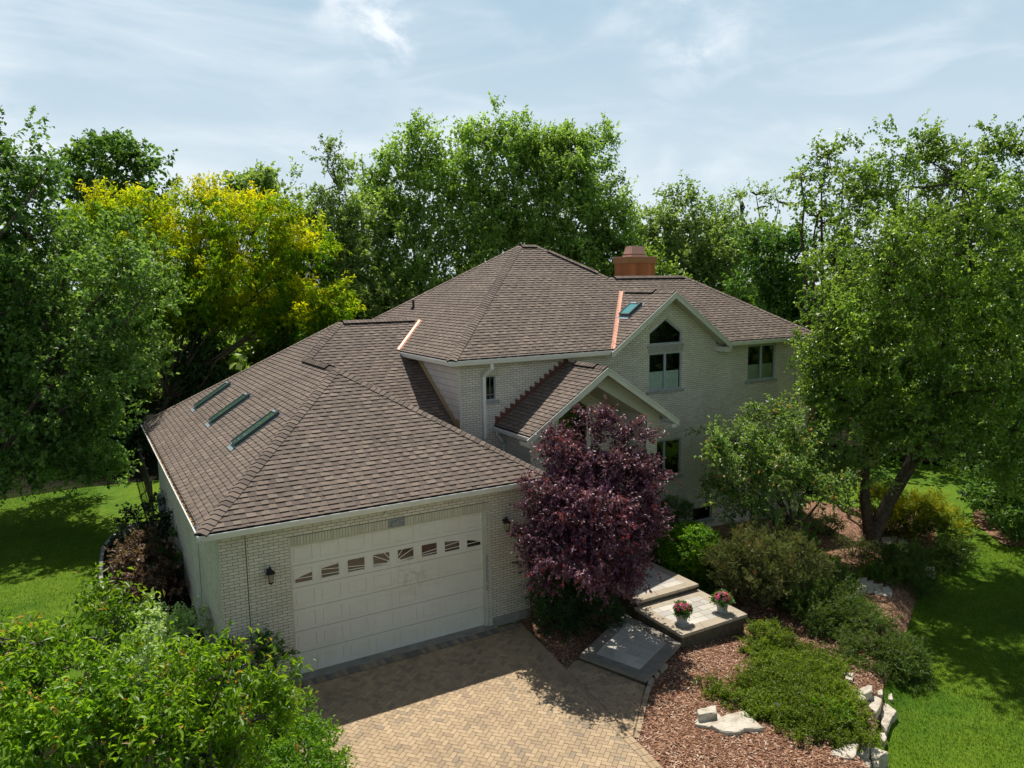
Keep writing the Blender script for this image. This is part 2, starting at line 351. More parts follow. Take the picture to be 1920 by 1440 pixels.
L['yew'] = leaf_mat("leaf_yew", (0.013, 0.036, 0.010), (0.026, 0.065, 0.016), (0.046, 0.104, 0.023), .2, .3)
L['juniper'] = leaf_mat("leaf_juniper", (.055, .10, .010), (.13, .20, .016), (.24, .31, .035), .25, .25)
L['feather'] = leaf_mat("leaf_feathery_conifer", (.035, .07, .014), (.07, .13, .024), (.14, .20, .045), .25, .25)
L['pine'] = leaf_mat("leaf_mugo_pine", (.06, .085, .028), (.12, .15, .05), (.20, .20, .085), .22, .25, (.22, .12, .07), .5, .94)
L['goldjun'] = leaf_mat("leaf_gold_juniper", (.06, .095, .012), (.14, .18, .016), (.52, .46, .02), .3, .2)
L['barberry'] = leaf_mat("leaf_brown_shrub", (0.042, 0.025, 0.020), (0.112, 0.070, 0.056), (0.280, 0.182, 0.140), .25, .4)
L['darkbush'] = leaf_mat("leaf_black_green", (0.013, 0.023, 0.013), (0.029, 0.039, 0.023), (0.058, 0.078, 0.039), .2, .4)
L['varieg'] = leaf_mat("leaf_variegated", (.22, .36, .15), (.40, .54, .28), (.62, .72, .45), .3, .3)
L['flower'] = leaf_mat("impatiens_petal", (.55, .06, .12), (.75, .10, .25), (.78, .28, .50), .3, .3)
TREES={
'left_dark':((-12.0, 12.5, 0),[(-5.26,18.13,13.16,0.89,1.39),(-6.42,18.54,11.51,2.38,2.38),(-5.23,18.94,10.97,1.54,1.85),(-6.5,18.1,8.36,2.58,2.58),(-5.07,16.11,8.35,1.15,1.72),(-6.54,17.7,5.61,2.58,2.58),(-4.15,17.47,13.04,0.32,0.67),(-5.51,18.45,14.24,0.44,0.52)]),
'left_light':((-8.8, 15.0, 0),[(-1.83,16.16,9.48,1.17,1.61),(-2.6,16.3,7.49,1.81,1.81),(-1.31,14.51,8.28,0.78,1.36),(-4.12,16.93,5.92,2.22,1.81),(-2.27,14.68,5.79,1.56,1.26),(-5.44,16.24,4.1,2.14,1.56),(-3.53,16.21,3.51,1.92,1.31),(-5.22,15.88,2.56,1.75,0.93),(-3.04,18.19,10.56,0.83,0.83),(-3.23,14.67,2.14,1.07,0.54),(-4.38,19.68,7.65,1.73,1.73),(-5.88,19.23,6.67,1.67,1.88),(-4.33,20.19,3.64,2.01,1.56),(-6.19,17.5,1.95,1.61,0.81)]),
'yellow':((-1.0, 27.5, 0),[(-0.76,31.74,12.5,2.67,1.49),(3.7,30.43,13.13,1.83,1.28),(5.49,28.03,11.81,2.67,1.78),(1.54,30.14,10.7,3.27,2.08),(-2.62,32.45,10.18,1.49,1.34),(7.43,26.68,10.31,1.78,2.08),(3.97,28.45,8.89,3.86,2.38),(7.74,24.97,7.96,1.74,1.74),(-0.3,29.62,8.09,2.61,1.74),(6.37,25.54,6.54,2.32,1.02),(8.42,24.44,7.08,1.16,0.73),(2.52,28.97,6.85,2.38,1.19),(4.53,29.01,7.08,3.04,1.22)]),
'round_dark':((-0.4, 52.9, -0.5),[(-0.17,53.18,17.73,3.61,2.63),(-2.44,54.0,14.61,2.33,2.97),(1.6,51.66,14.54,2.55,2.97),(-0.56,52.65,12.89,3.82,2.55)]),
'conifers':((6.3, 63.2, -0.5),[(4.47,64.28,16.44,0.82,2.8),(6.39,63.05,15.65,1.02,2.29),(7.93,62.15,15.63,1.12,1.78)]),
'distant_round':((14.7, 73.9, -0.5),[(14.93,73.89,19.66,2.89,2.04),(14.54,73.86,18.0,3.31,1.8)]),
'mid_a':((10.1, 30.0, -0.5),[(10.69,30.21,15.11,0.98,2.02),(9.52,30.53,12.87,1.69,1.79),(11.31,29.42,12.35,1.63,1.95),(8.56,30.76,10.78,1.46,1.79),(10.07,29.64,9.14,2.6,2.6),(11.86,28.25,6.85,2.6,2.28),(9.22,29.57,5.61,2.6,2.28),(11.41,31.51,11.17,2.38,2.04),(8.28,30.47,7.88,1.3,1.63)]),
'mid_b':((16.3, 31.3, -0.5),[(16.83,31.7,17.52,1.84,1.34),(15.31,32.31,15.79,2.19,2.05),(17.55,30.9,15.05,2.19,2.3),(14.51,31.05,12.21,2.5,2.6),(16.91,30.62,10.85,3.01,3.01),(14.48,30.42,8.08,3.12,2.77),(17.67,29.57,6.97,3.18,2.83),(14.46,33.71,14.16,1.8,2.16),(19.05,29.38,10.81,2.12,2.83),(19.9,31.74,14.18,1.84,2.21),(13.15,32.63,9.85,2.12,2.48)]),
'big':((26.4, 29.6, -0.5),[(22.8,31.9,18.42,2.32,1.8),(25.2,30.45,18.0,2.25,1.57),(27.94,28.82,17.7,2.25,1.69),(21.46,32.28,15.94,2.17,2.44),(24.22,30.68,15.9,2.81,2.81),(28.44,28.24,15.83,2.17,2.25),(26.35,29.17,14.01,3.19,2.81),(22.32,31.24,12.4,3.19,3.0),(29.55,27.23,13.4,1.8,2.44),(26.57,28.52,10.65,3.94,2.44),(29.99,26.57,10.78,1.8,2.06),(25.12,31.91,12.12,3.5,2.72),(29.19,29.61,12.44,2.72,2.72),(27.2,31.48,17.11,2.33,2.33),(30.36,26.12,9.29,1.5,1.31)]),
'right_a':((37.3, 26.7, -0.5),[(36.25,26.94,13.9,1.66,1.66),(34.6,27.69,12.63,1.78,1.78),(37.85,25.78,12.38,1.78,1.78),(33.57,27.95,10.48,1.98,1.98),(36.43,26.17,9.65,3.37,2.58),(39.03,24.73,10.0,2.38,2.38),(42.22,25.35,10.83,2.05,2.05),(36.15,28.8,10.53,2.46,2.46),(39.37,27.0,10.88,2.46,2.46)]),
'right_b':((29.4, 23.1, -0.5),[(29.38,23.24,9.59,1.42,1.59),(30.52,22.41,8.52,1.77,1.42),(28.4,23.69,8.9,1.06,1.42)]),
'airy':((47.1, 30.1, -0.5),[(45.93,30.9,15.34,1.36,1.0),(47.54,30.06,15.9,1.45,0.91),(48.83,29.15,14.84,1.27,1.09),(46.14,30.43,13.09,1.58,0.91)]),
'rich_green':((32.3, 14.3, -0.5),[(31.69,15.03,10.31,1.56,1.4),(33.01,14.22,9.98,1.4,1.56),(31.0,15.14,8.46,1.56,1.4),(32.54,14.1,7.51,1.87,1.87),(33.79,13.19,6.26,1.56,1.87),(31.61,14.4,5.98,1.87,1.56)]),
'right_big':((19.7, -0.45, -0.5),[(21.64,0.25,12.86,1.1,1.01),(20.57,0.65,11.42,1.38,1.38),(23.18,-0.75,12.1,1.47,1.47),(23.58,-2.06,12.65,0.88,1.06),(22.38,-0.6,10.11,2.02,1.66),(23.2,-2.28,9.85,1.42,2.12),(19.27,1.03,9.06,1.1,1.38),(19.72,-0.48,8.5,1.95,1.77),(18.08,0.25,7.12,1.15,1.24),(22.46,-1.1,7.19,2.02,2.02),(23.24,-2.82,6.51,1.59,1.95),(19.34,-0.7,5.7,1.95,1.33),(20.42,-2.6,4.94,1.87,1.36),(21.94,-3.67,3.74,1.19,1.53),(17.74,0.23,5.73,1.06,0.88),(21.14,-3.33,2.91,0.85,0.76),(21.82,-3.83,2.23,0.68,0.68),(24.5,-2.89,10.71,1.42,2.65),(23.12,-4.06,5.57,1.36,2.55),(18.48,-0.39,4.49,1.24,0.8),(17.47,-0.32,4.92,0.95,0.69),(19.01,-0.86,3.42,0.88,0.62),(19.01,-1.95,3.96,1.19,0.59),(18.89,-3.06,3.82,0.98,0.57),(17.25,-2.43,9.29,1.4,1.4),(17.86,-3.56,8.05,1.37,1.37),(19.31,-4.4,8.03,1.37,1.67),(17.32,-2.86,6.82,1.25,0.93),(19.21,-3.42,10.19,1.25,1.25),(19.91,-4.57,5.39,0.93,1.09),(17.02,-2.01,7.42,0.96,0.96)]),
'right_back':((24.5, 6, -0.8),[(23.54,5.08,13.49,0.99,0.83),(22.64,5.5,12.85,0.55,0.55),(24.14,4.6,12.61,1.1,1.1),(23.08,5.01,11.32,1.1,1.1),(23.96,4.36,10.44,1.32,1.32)]),
'service':((16.6, 0.4, -0.3),[(15.21,0.28,4.19,1.02,0.71),(13.58,-0.04,3.58,1.14,0.68),(15.89,-0.22,3.5,1.1,0.85),(12.99,0.25,3.24,0.52,0.52),(14.15,-0.5,2.76,1.46,0.78),(16.65,-0.74,2.98,1.1,0.93),(17.35,-1.22,2.47,0.85,0.85),(13.26,-0.07,2.21,0.78,0.49),(15.23,-1.21,2.18,1.3,0.68),(16.2,0.65,2.77,1.59,0.88),(13.77,-0.46,1.56,0.81,0.36)]),
'red':((7.15, -0.75, 0),[(7.32,-1.3,5.19,0.45,0.39),(6.35,-1.14,4.88,0.39,0.31),(8.11,-1.82,4.79,0.37,0.34),(6.63,-1.42,4.17,0.78,0.62),(7.77,-1.76,3.95,0.79,0.68),(5.93,-1.24,3.44,0.59,0.54),(8.26,-2.12,3.42,0.42,0.55),(6.46,-2.26,3.35,1.1,0.72),(5.58,-1.41,2.59,0.53,0.46),(7.59,-2.34,2.58,0.72,0.57),(6.0,-2.48,2.45,0.95,0.51),(6.83,-2.7,1.92,0.67,0.4),(5.72,-1.6,1.88,0.53,0.36),(8.37,-2.07,2.7,0.4,0.4),(6.75,-0.72,2.33,0.73,0.6),(7.8,-1.11,2.25,0.88,0.74)]),
'fore':((-3.6, -7.2, 0),[(-4.28,-4.94,4.04,0.48,0.35),(-3.54,-5.13,4.01,0.36,0.33),(-4.54,-5.08,3.6,0.75,0.55),(-3.04,-5.82,3.63,0.52,0.32),(-2.35,-6.22,3.69,0.46,0.32),(-1.75,-6.7,3.54,0.33,0.23),(-3.72,-6.02,3.6,0.79,0.49),(-2.89,-6.54,3.39,0.79,0.46),(-2.04,-6.92,3.32,0.44,0.32),(-4.54,-5.96,3.21,0.76,0.57),(-3.61,-6.52,3.07,0.76,0.51),(-2.68,-7.07,2.99,0.7,0.45),(-3.77,-4.71,4.36,0.15,0.25),(-3.29,-5.0,4.28,0.09,0.17),(-5.08,-4.5,3.85,0.56,0.49)]),
}

# ------------------------------------------------------------------ terrain
EDGE = [(8.3, -11.5), (8.6, -9.2), (9.25, -8.05), (11.15, -7.35), (13.4, -6.15), (17.1, -4.2), (20.1, -2.75), (22.6, -1.6), (24.6, -0.6), (27.0, 2.2), (28.2, 5.0), (28.6, 9.0), (28.0, 14.0)]
EA = np.array(EDGE)
def edge_dist(x, y):
    x = np.asarray(x, float); y = np.asarray(y, float); best = np.full(x.shape, 1e9); sign = np.ones(x.shape)
    for (ax, ay), (bx, by) in zip(EDGE[:-1], EDGE[1:]):
        dx, dy = bx - ax, by - ay; t = np.clip(((x - ax) * dx + (y - ay) * dy) / (dx * dx + dy * dy), 0, 1)
        ex, ey = x - (ax + t * dx), y - (ay + t * dy); dd = np.hypot(ex, ey); cr = dx * (y - ay) - dy * (x - ax)
        u = dd < best; best = np.where(u, dd, best); sign = np.where(u, np.where(cr > 0, -1, 1), sign)
    return best * sign
def ss(t): t = np.clip(t, 0, 1); return t * t * (3 - 2 * t)
def height(x, y):
    x = np.asarray(x, float); y = np.asarray(y, float)
    g = -.04 - .22 * ss((x - 7.2) / 5) - .35 * ss((x - 14) / 8)
    low = -.78 - .25 * ss((x - 14) / 20)
    e = ss((edge_dist(x, y) + 1.0) / .85)
    h = g * (1 - e) + low * e
    h = h + .05 * np.sin(x * .21 + 1) * np.sin(y * .17) * ss((np.abs(y) - 6) / 20 + (np.abs(x) - 26) / 40)
    return h
def hz(x, y): return float(height(x, y))
def ground_sheet(name, poly, step, lift, mat):
    xs = [p[0] for p in poly]; ys = [p[1] for p in poly]
    def inside(x, y):
        c = False; j = len(poly) - 1
        for i in range(len(poly)):
            xi, yi = poly[i]; xj, yj = poly[j]
            if (yi > y) != (yj > y) and x < (xj - xi) * (y - yi) / (yj - yi) + xi: c = not c
            j = i
        return c
    b = []
    for i in range(len(poly)):
        a, c = poly[i], poly[(i + 1) % len(poly)]; n = max(1, int(math.dist(a, c) / step))
        for k in range(n): b.append((a[0] + (c[0] - a[0]) * k / n, a[1] + (c[1] - a[1]) * k / n))
    pts = [Vector(p) for p in b]; edges = [(i, (i + 1) % len(b)) for i in range(len(b))]
    x = min(xs) + step / 2
    while x < max(xs):
        y = min(ys) + step / 2
        while y < max(ys):
            if inside(x, y): pts.append(Vector((x, y)))
            y += step
        x += step
    r = delaunay_2d_cdt(pts, edges, [], 1, 1e-4)
    mb = MB(); mb.add([(p.x, p.y, hz(p.x, p.y) + lift) for p in r[0]], [tuple(f) for f in r[2]])
    o = mb.build(name, mat, smooth=True, rec=False); return struct(o)
DR = [(5.68, -.03), (4.25, -11.5)]
BED_R = [(4.25, -11.5), (8.0, -11.5), (8.2, -9.2), (8.85, -7.95), (9.9, -7.35), (10.75, -6.95), (11.4, -6.5), (13.1, -5.75), (16.9, -3.85), (19.9, -2.4), (22.4, -1.2), (24.1, -.1), (24.6, 1.2), (23, 3.0), (22.3, 6), (21.0, 6), (21.0, 3.45), (6.15, 3.45), (6.15, 0.02), (5.68, .02)]
ground_sheet("mulch_bed", BED_R, .22, .016, M['mulch'])
BED_L = [(-1.4, .02), (-.4, 0.02), (-.62, -4), (-1.25, -11.5), (-7.5, -11.5), (-6.2, -4), (-4.2, 2), (-3.5, 7.5), (-3.45, 11.5), (-2.9, 13.4), (-2.2, 14.3), (-1.4, 14.6)]
ground_sheet("planting_bed", BED_L, .5, .012, M['floor'])
BED_H = [(24.6, -2.4), (25.8, -3.2), (28.3, -2.2), (29.6, .2), (28.4, .8), (26.2, -.4)]
ground_sheet("hedge_bed", BED_H, .5, .012, M['mulch'])
BED_B = [(-26, 21), (-14, 20.5), (-4, 21.5), (4, 20.5), (12, 18), (24, 14.5), (33, 9), (36, 2), (60, -6), (90, 20), (60, 70), (0, 80), (-40, 60)]
ground_sheet("woodland_floor", BED_B, 2, .012, M['floor'])

def poly_in(poly, x, y):
    c = False; j = len(poly) - 1
    for i in range(len(poly)):
        xi, yi = poly[i]; xj, yj = poly[j]
        if (yi > y) != (yj > y) and x < (xj - xi) * (y - yi) / (yj - yi) + xi: c = not c
        j = i
    return c
ax_x = np.concatenate([[-900, -300, -120, -60], np.arange(-40, 4, 2), np.arange(4, 36, .25), np.arange(36, 70, 2), [90, 150, 300, 900]])
ax_y = np.concatenate([[-300, -100, -40, -24], np.arange(-18, -12, 1), np.arange(-12, 16, .25), np.arange(16, 60, 2), [80, 120, 250, 900]])
GX, GY = np.meshgrid(ax_x, ax_y); GZ = height(GX, GY); SH, GXf, GYf = GX.shape, GX.ravel(), GY.ravel()
inb = np.array([(-8 < x_ < 25 and -12 < y_ < 16) and (poly_in(BED_R, x_, y_) or poly_in(BED_L, x_, y_) or poly_in(BED_H, x_, y_)) for x_, y_ in zip(GXf, GYf)]).reshape(SH); GZ = GZ - .07 * inb; ny, nx = GX.shape
mb = MB(); mb.v = list(zip(GX.ravel().tolist(), GY.ravel().tolist(), GZ.ravel().tolist())); mb.t = [.5] * len(mb.v)
mb.f = [(j * nx + i, j * nx + i + 1, (j + 1) * nx + i + 1, (j + 1) * nx + i) for j in range(ny - 1) for i in range(nx - 1)]; mb.mi = [0] * len(mb.f)
struct(mb.build("lawn", M['lawn'], smooth=True, rec=False))
# driveway -----------------------------------------------------------
def clip_poly(p, planes):
    for (a, b, c) in planes:            # keep a*x+b*y+c >= 0
        q = []
        for i in range(len(p)):
            u, v = p[i], p[(i + 1) % len(p)]; du = a * u[0] + b * u[1] + c; dv = a * v[0] + b * v[1] + c
            if du >= 0: q.append(u)
            if (du >= 0) != (dv >= 0):
                t = du / (du - dv); q.append((u[0] + (v[0] - u[0]) * t, u[1] + (v[1] - u[1]) * t))
        p = q
        if len(p) < 3: return []
    return p
def planes_of(poly):                    # CCW polygon
    r = []
    for i in range(len(poly)):
        (x0, y0), (x1, y1) = poly[i], poly[(i + 1) % len(poly)]; l = math.hypot(x1 - x0, y1 - y0)
        a, b = -(y1 - y0) / l, (x1 - x0) / l; r.append((a, b, -(a * x0 + b * y0)))
    return r
def rand_tone(): return random.choice((random.uniform(.12, .5), random.uniform(.4, .8), random.uniform(.6, 1.0), random.uniform(.4, .9)))
def paver_solid(mb, p, z, tone):
    n = len(p); cx = sum(q[0] for q in p) / n; cyy = sum(q[1] for q in p) / n; g = []
    for q in p:
        dx, dy = q[0] - cx, q[1] - cyy; l = math.hypot(dx, dy) or 1; g.append((q[0] - dx / l * .006, q[1] - dy / l * .006))
    mb.add([(x, y, z) for x, y in g] + [(x, y, z - .009) for x, y in p], [tuple(range(n))] + [(n + i, n + (i + 1) % n, (i + 1) % n, i) for i in range(n)], tone)
def herring(mb, poly, ang, z, ox=0, oy=0):
    pl = planes_of(poly); w = .1; ca, sa = math.cos(ang), math.sin(ang)
    xs = [p[0] for p in poly]; ys = [p[1] for p in poly]; cx, cyy = sum(xs) / len(xs), sum(ys) / len(ys); R_ = max(math.hypot(p[0] - cx, p[1] - cyy) for p in poly) + .5
    N = int(R_ / w) + 2
    for j in range(-N, N):
        for i in range(-N, N):
            k = (i - j) % 4
            if k == 0: r = (i, j, i + 2, j + 1)
            elif k == 3 and (i - (j)) % 4 == 3: r = (i, j, i + 1, j + 2)
            else: continue
            if k == 3: r = (i, j - 0, i + 1, j + 2)
            q = []
            for (u, v) in ((r[0], r[1]), (r[2], r[1]), (r[2], r[3]), (r[0], r[3])):
                u = u * w + (.0015 if u == r[0] else -.0015); v = v * w + (.0015 if v == r[1] else -.0015)
                q.append((cx + ox + u * ca - v * sa, cyy + oy + u * sa + v * ca))
            q = clip_poly(q, pl)
            if len(q) >= 3: paver_solid(mb, q, z + random.uniform(-.0015, .0015), rand_tone())
def row(mb, a, b, w, ln, off, z, tones):
    ax, ay = a; bx, by = b; l = math.hypot(bx - ax, by - ay); ux, uy = (bx - ax) / l, (by - ay) / l; vx, vy = -uy, ux; s = 0
    while s < l - .02:
        e = min(s + ln, l); q = [(ax + ux * t + vx * o, ay + uy * t + vy * o) for t, o in ((s + .002, off), (e - .002, off), (e - .002, off + w), (s + .002, off + w))]
        paver_solid(mb, q, z, tones()); s = e
random.seed(4)
dr = MB()
herring(dr, [(-1.35, -11.5), (4.06, -11.5), (5.45, -.44), (-.45, -.44)], rad(-7.5 + 45 + 3), 0)
row(dr, (4.27, -11.5), (5.68, -.25), .098, .2, 0.0, 0, lambda: random.uniform(.3, .7)); row(dr, (4.27, -11.5), (5.68, -.25), .098, .2, .10, 0, lambda: random.uniform(.3, .75))
herring(dr, [(5.375, -2.80), (5.02, -5.58), (6.16, -4.5), (6.42, -4.26), (5.86, -2.60), (5.72, -2.58)], rad(-7.5 + 3), 0)
row(dr, (5.02, -5.6), (6.22, -4.47), .1, .16, -.1, 0, lambda: random.uniform(.3, .7))
drv = struct(dr.build("driveway", M['paver'], rec=False))
sb = MB(); z = -.010
sb.prism([(-1.45, -11.6), (4.26, -11.6), (5.70, -.16), (-.6, -.16)], -.06, z); sb.prism([(5.30, -2.66), (4.92, -5.72), (6.3, -4.5), (6.5, -4.2), (5.9, -2.5)], -.07, z - .003)
sb.build("joint_bed", M['sand'], drv)
db = MB(); random.seed(9)
for k in range(0, 62):
    x0 = -.42 + k * .1
    if x0 + .1 < 5.62: db.add([(x0 + .002, -.425, .001), (x0 + .098, -.425, .001), (x0 + .098, -.165, .001), (x0 + .002, -.165, .001)], [(0, 1, 2, 3)], random.uniform(.1, .9))
db.build("dark_border", M['paver_dark'], drv)
ap = MB(); ap.box(-.1, -.15, -.05, 5.05, .14, .018); ap.build("apron", M['concrete'], drv)
random.seed(7); ck = MB()
n = 0
while n < 26000:
    if n < 20000: x, y = random.uniform(4.3, 12), random.uniform(-9, -2)
    else: x, y = random.uniform(10, 22), random.uniform(-6, 3)
    n += 1
    if not poly_in(BED_R, x, y): continue
    a = random.uniform(0, math.pi); l = random.uniform(.015, .045); w = random.uniform(.006, .014); t = random.uniform(-.4, .4)
    dx, dy, dz = math.cos(a) * l, math.sin(a) * l, math.sin(t) * l; px, py = -math.sin(a) * w, math.cos(a) * w; zz = hz(x, y) + .024 + abs(dz)
    ck.quad((x - dx - px, y - dy - py, zz - dz), (x + dx - px, y + dy - py, zz + dz), (x + dx + px, y + dy + py, zz + dz + .004), (x - dx + px, y - dy + py, zz - dz), random.random() ** 1.3)
o = ck.build("bark_chips", M['chips'], rec=False); o['kind'] = 'stuff'
def plot(seed, n, box, hmin, hmax, col, name):
    rng = np.random.default_rng(seed); x = rng.uniform(box[0], box[1], n); y = rng.uniform(box[2], box[3], n)
    return x, y, rng

# ------------------------------------------------------------------ house
HO = thing("house", "two storey cream brick house with brown hipped shingle roof and attached garage", "house", (2.5, 3.0, 0))
P_ = .638; GE = 3.766; ME = 6.50
def wall(name, axis, c, outer, holes, mat, depth=.12, parent=HO, inward=1, z_bot=None):
    """outer/holes are (u,z) polygons on the plane axis=c; reveals run inward by depth"""
    def P(u, z, d=0): return (u, c + d, z) if axis == 'y' else (c + d, u, z)
    mb = MB(); polys = [[Vector((u, z, 0)) for u, z in outer]] + [[Vector((u, z, 0)) for u, z in h] for h in holes]
    allp = [p for q in polys for p in q]; tri = tessellate_polygon(polys)
    mb.add([P(p.x, p.y) for p in allp], [tuple(t) for t in tri])
    for h in holes:
        k = len(h)
        for i in range(k):
            a, b = h[i], h[(i + 1) % k]; mb.quad(P(*a), P(*b), P(*b, depth * inward), P(*a, depth * inward))
    return mb.build(name, mat, parent, rec=False)
def rect(x0, x1, z0, z1): return [(x0, z0), (x1, z0), (x1, z1), (x0, z1)]
WY = 3.41
wall("brick_wall", 'y', 0.0, rect(-1.43, 6.11, -.3, 3.68), [rect(0, 4.88, 0.0, 3.067)], M['brick_x'], .13)
wall("brick_wall", 'x', -1.43, rect(0, 13.7, -.3, 3.68), [], M['brick_y'])
wall("brick_wall", 'x', 6.11, rect(0, WY, -.3, 3.68), [], M['brick_y'])
wall("brick_wall", 'y', 13.7, rect(-1.43, 21, -.3, 3.9), [], M['brick_x'])
pent = [(12.94, 6.53), (14.40, 6.53), (14.40, 6.93), (13.67, 7.42), (12.94, 6.93)]
W_SM = (6.72, 7.06, 5.22, 5.95); W_UP = (12.94, 14.41, 4.96, 6.25); W_RT = (17.62, 19.08, 4.96, 6.27); W_LO = (12.95, 14.43, 1.90, 3.21); W_BA = (15.04, 15.98, -.0, .54)
W_PD = (9.25, 10.35, .75, 3.0)
ptr = [(9.3, 3.25), (10.38, 3.25), (10.38, 4.72), (9.72, 5.1), (9.3, 4.9)]
outer = [(5.89, -1.2), (21.0, -1.2), (21.0, 6.40), (16.02, 6.40), (16.02, 6.545), (13.652, 8.215), (11.30, 6.55), (11.30, 6.40), (5.89, 6.40)]
wall("brick_wall", 'y', WY, outer, [rect(*W_SM), rect(*W_UP), rect(*W_RT), rect(*W_LO), rect(*W_BA), pent, rect(*W_PD), ptr], M['brick_x'], .11)
wall("brick_wall", 'x', 21.0, rect(WY, 9.8, -1.5, 6.40), [], M['brick_y'])
sd = MB(); lap = .19; k = 0; zz = 6.42
while zz > 3.9:     # lapped boards of the bare side wall above the garage roof
    z1 = max(zz - lap, 3.9); sd.quad((5.882, 3.42, zz), (5.882, 13.5, zz), (5.881, 13.5, zz - .014), (5.881, 3.42, zz - .014), 0.0); sd.quad((5.880, 3.42, zz - .014), (5.880, 13.5, zz - .014), (5.866, 13.5, z1), (5.866, 3.42, z1), 1.0); sd.quad((5.866, 3.42, z1), (5.866, 13.5, z1), (5.886, 13.5, z1), (5.886, 3.42, z1), .0); zz = z1  # dark strips and undersides paint the shadow gap at each lap
sd.build("side_sheathing", M['siding'], HO, rec=False)
tb = MB(); zr = lambda y: GE + P_ * (y - 2.569)
tb.bar((5.862, 6.75, zr(6.75) + .10), (5.862, 3.42, zr(3.42) + .10), .03, .16); tb.build("trim_board", M['raw_wood'], HO)
pw = MB()
for z0, z1, y1 in ((4.30, 4.46, 3.95), (4.47, 4.62, 4.1), (4.63, 4.72, 3.7)): pw.box(5.845, 3.43, z0, 5.866, y1, z1)
pw.build("plywood_patch", M['raw_wood'], HO)
cb = MB(); cb.box(5.855, 3.40, 3.9, 5.885, 3.52, 6.35); cb.t = [1.0] * len(cb.v); cb.build("corner_board", M['siding'], HO)

# soldier courses ----------------------------------------------------
def soldier(name, x0, x1, z0, z1, y, step=.0677, parent=HO, axis='y'):
    mb = MB(); mb.box(x0, y - .006, z0, x1, y + .02, z1, 0.0); n = round((x1 - x0) / step); st = (x1 - x0) / n
    for i in range(n): mb.box(x0 + i * st + .005, y - .016, z0 + .005, x0 + (i + 1) * st - .005, y + .01, z1 - .005, random.uniform(.3, 1))
    return mb.build(name, M['soldier'], parent)
soldier("soldier_course", -.02, 2.28, 3.067, 3.270, 0); soldier("soldier_course", 2.70, 4.95, 3.067, 3.270, 0)
soldier("soldier_course", 6.56, 7.22, 5.955, 6.155, WY); soldier("soldier_course", 12.9, 14.48, 3.215, 3.415, WY); soldier("soldier_course", 14.7, 16.2, .55, .75, WY)
mb = MB()
for a, b in (((13.67, 7.50), (12.86, 6.96)), ((13.67, 7.50), (14.48, 6.96))):
    l = math.dist(a, b); n = int(l / .068)
    for i in range(n):
        t0 = (i + .08) / n; t1 = (i + .92) / n; q = []
        for t, h in ((t0, 0), (t1, 0), (t1, .10), (t0, .10)): q.append((a[0] + (b[0] - a[0]) * t, a[1] + (b[1] - a[1]) * t + h))
        mb.add([(x, WY - .012, z_) for x, z_ in q] + [(x, WY + .01, z_) for x, z_ in q], [(0, 1, 2, 3), (0, 4, 5, 1), (1, 5, 6, 2), (2, 6, 7, 3), (3, 7, 4, 0)], random.uniform(.4, 1))
mb.build("soldier_course", M['soldier'], HO)
jt = MB(); jt.cut(); jt.box(-.905, -.004, -.2, -.885, .01, 3.6); jt.cut(); jt.box(20.2, WY - .004, 3, 20.22, WY + .01, 6.35); jt.build("control_joint", M['sand'], HO)
pq = MB(); pq.box(2.285, -.03, 3.067, 2.695, .02, 3.270); plq = pq.build("number_plaque", M['sill'], HO)
pq = MB(); pq.box(2.315, -.034, 3.095, 2.665, -.026, 3.245); pq.build("recessed_field", simple("plaque_grey", (.20, .22, .22), .8), plq)
fc = bpy.data.curves.new("house_number", 'FONT'); fc.body = "607"; fc.size = .155; fc.extrude = .006; fc.shear = .35; fc.align_x = 'CENTER'; fc.space_character = 1.1
fo = bpy.data.objects.new("tmp", fc); COL.objects.link(fo); fo.location = (2.48, -.04, 3.115); fo.rotation_euler = (rad(90), 0, 0)
bpy.context.view_layer.update(); dg = bpy.context.evaluated_depsgraph_get(); me = bpy.data.meshes.new_from_object(fo.evaluated_get(dg)); me.transform(fo.matrix_world); bpy.data.objects.remove(fo)
me.name = "house_number"; me.materials.clear(); me.materials.append(simple("number_stone", (.45, .44, .40), .8)); link("house_number", me, plq)

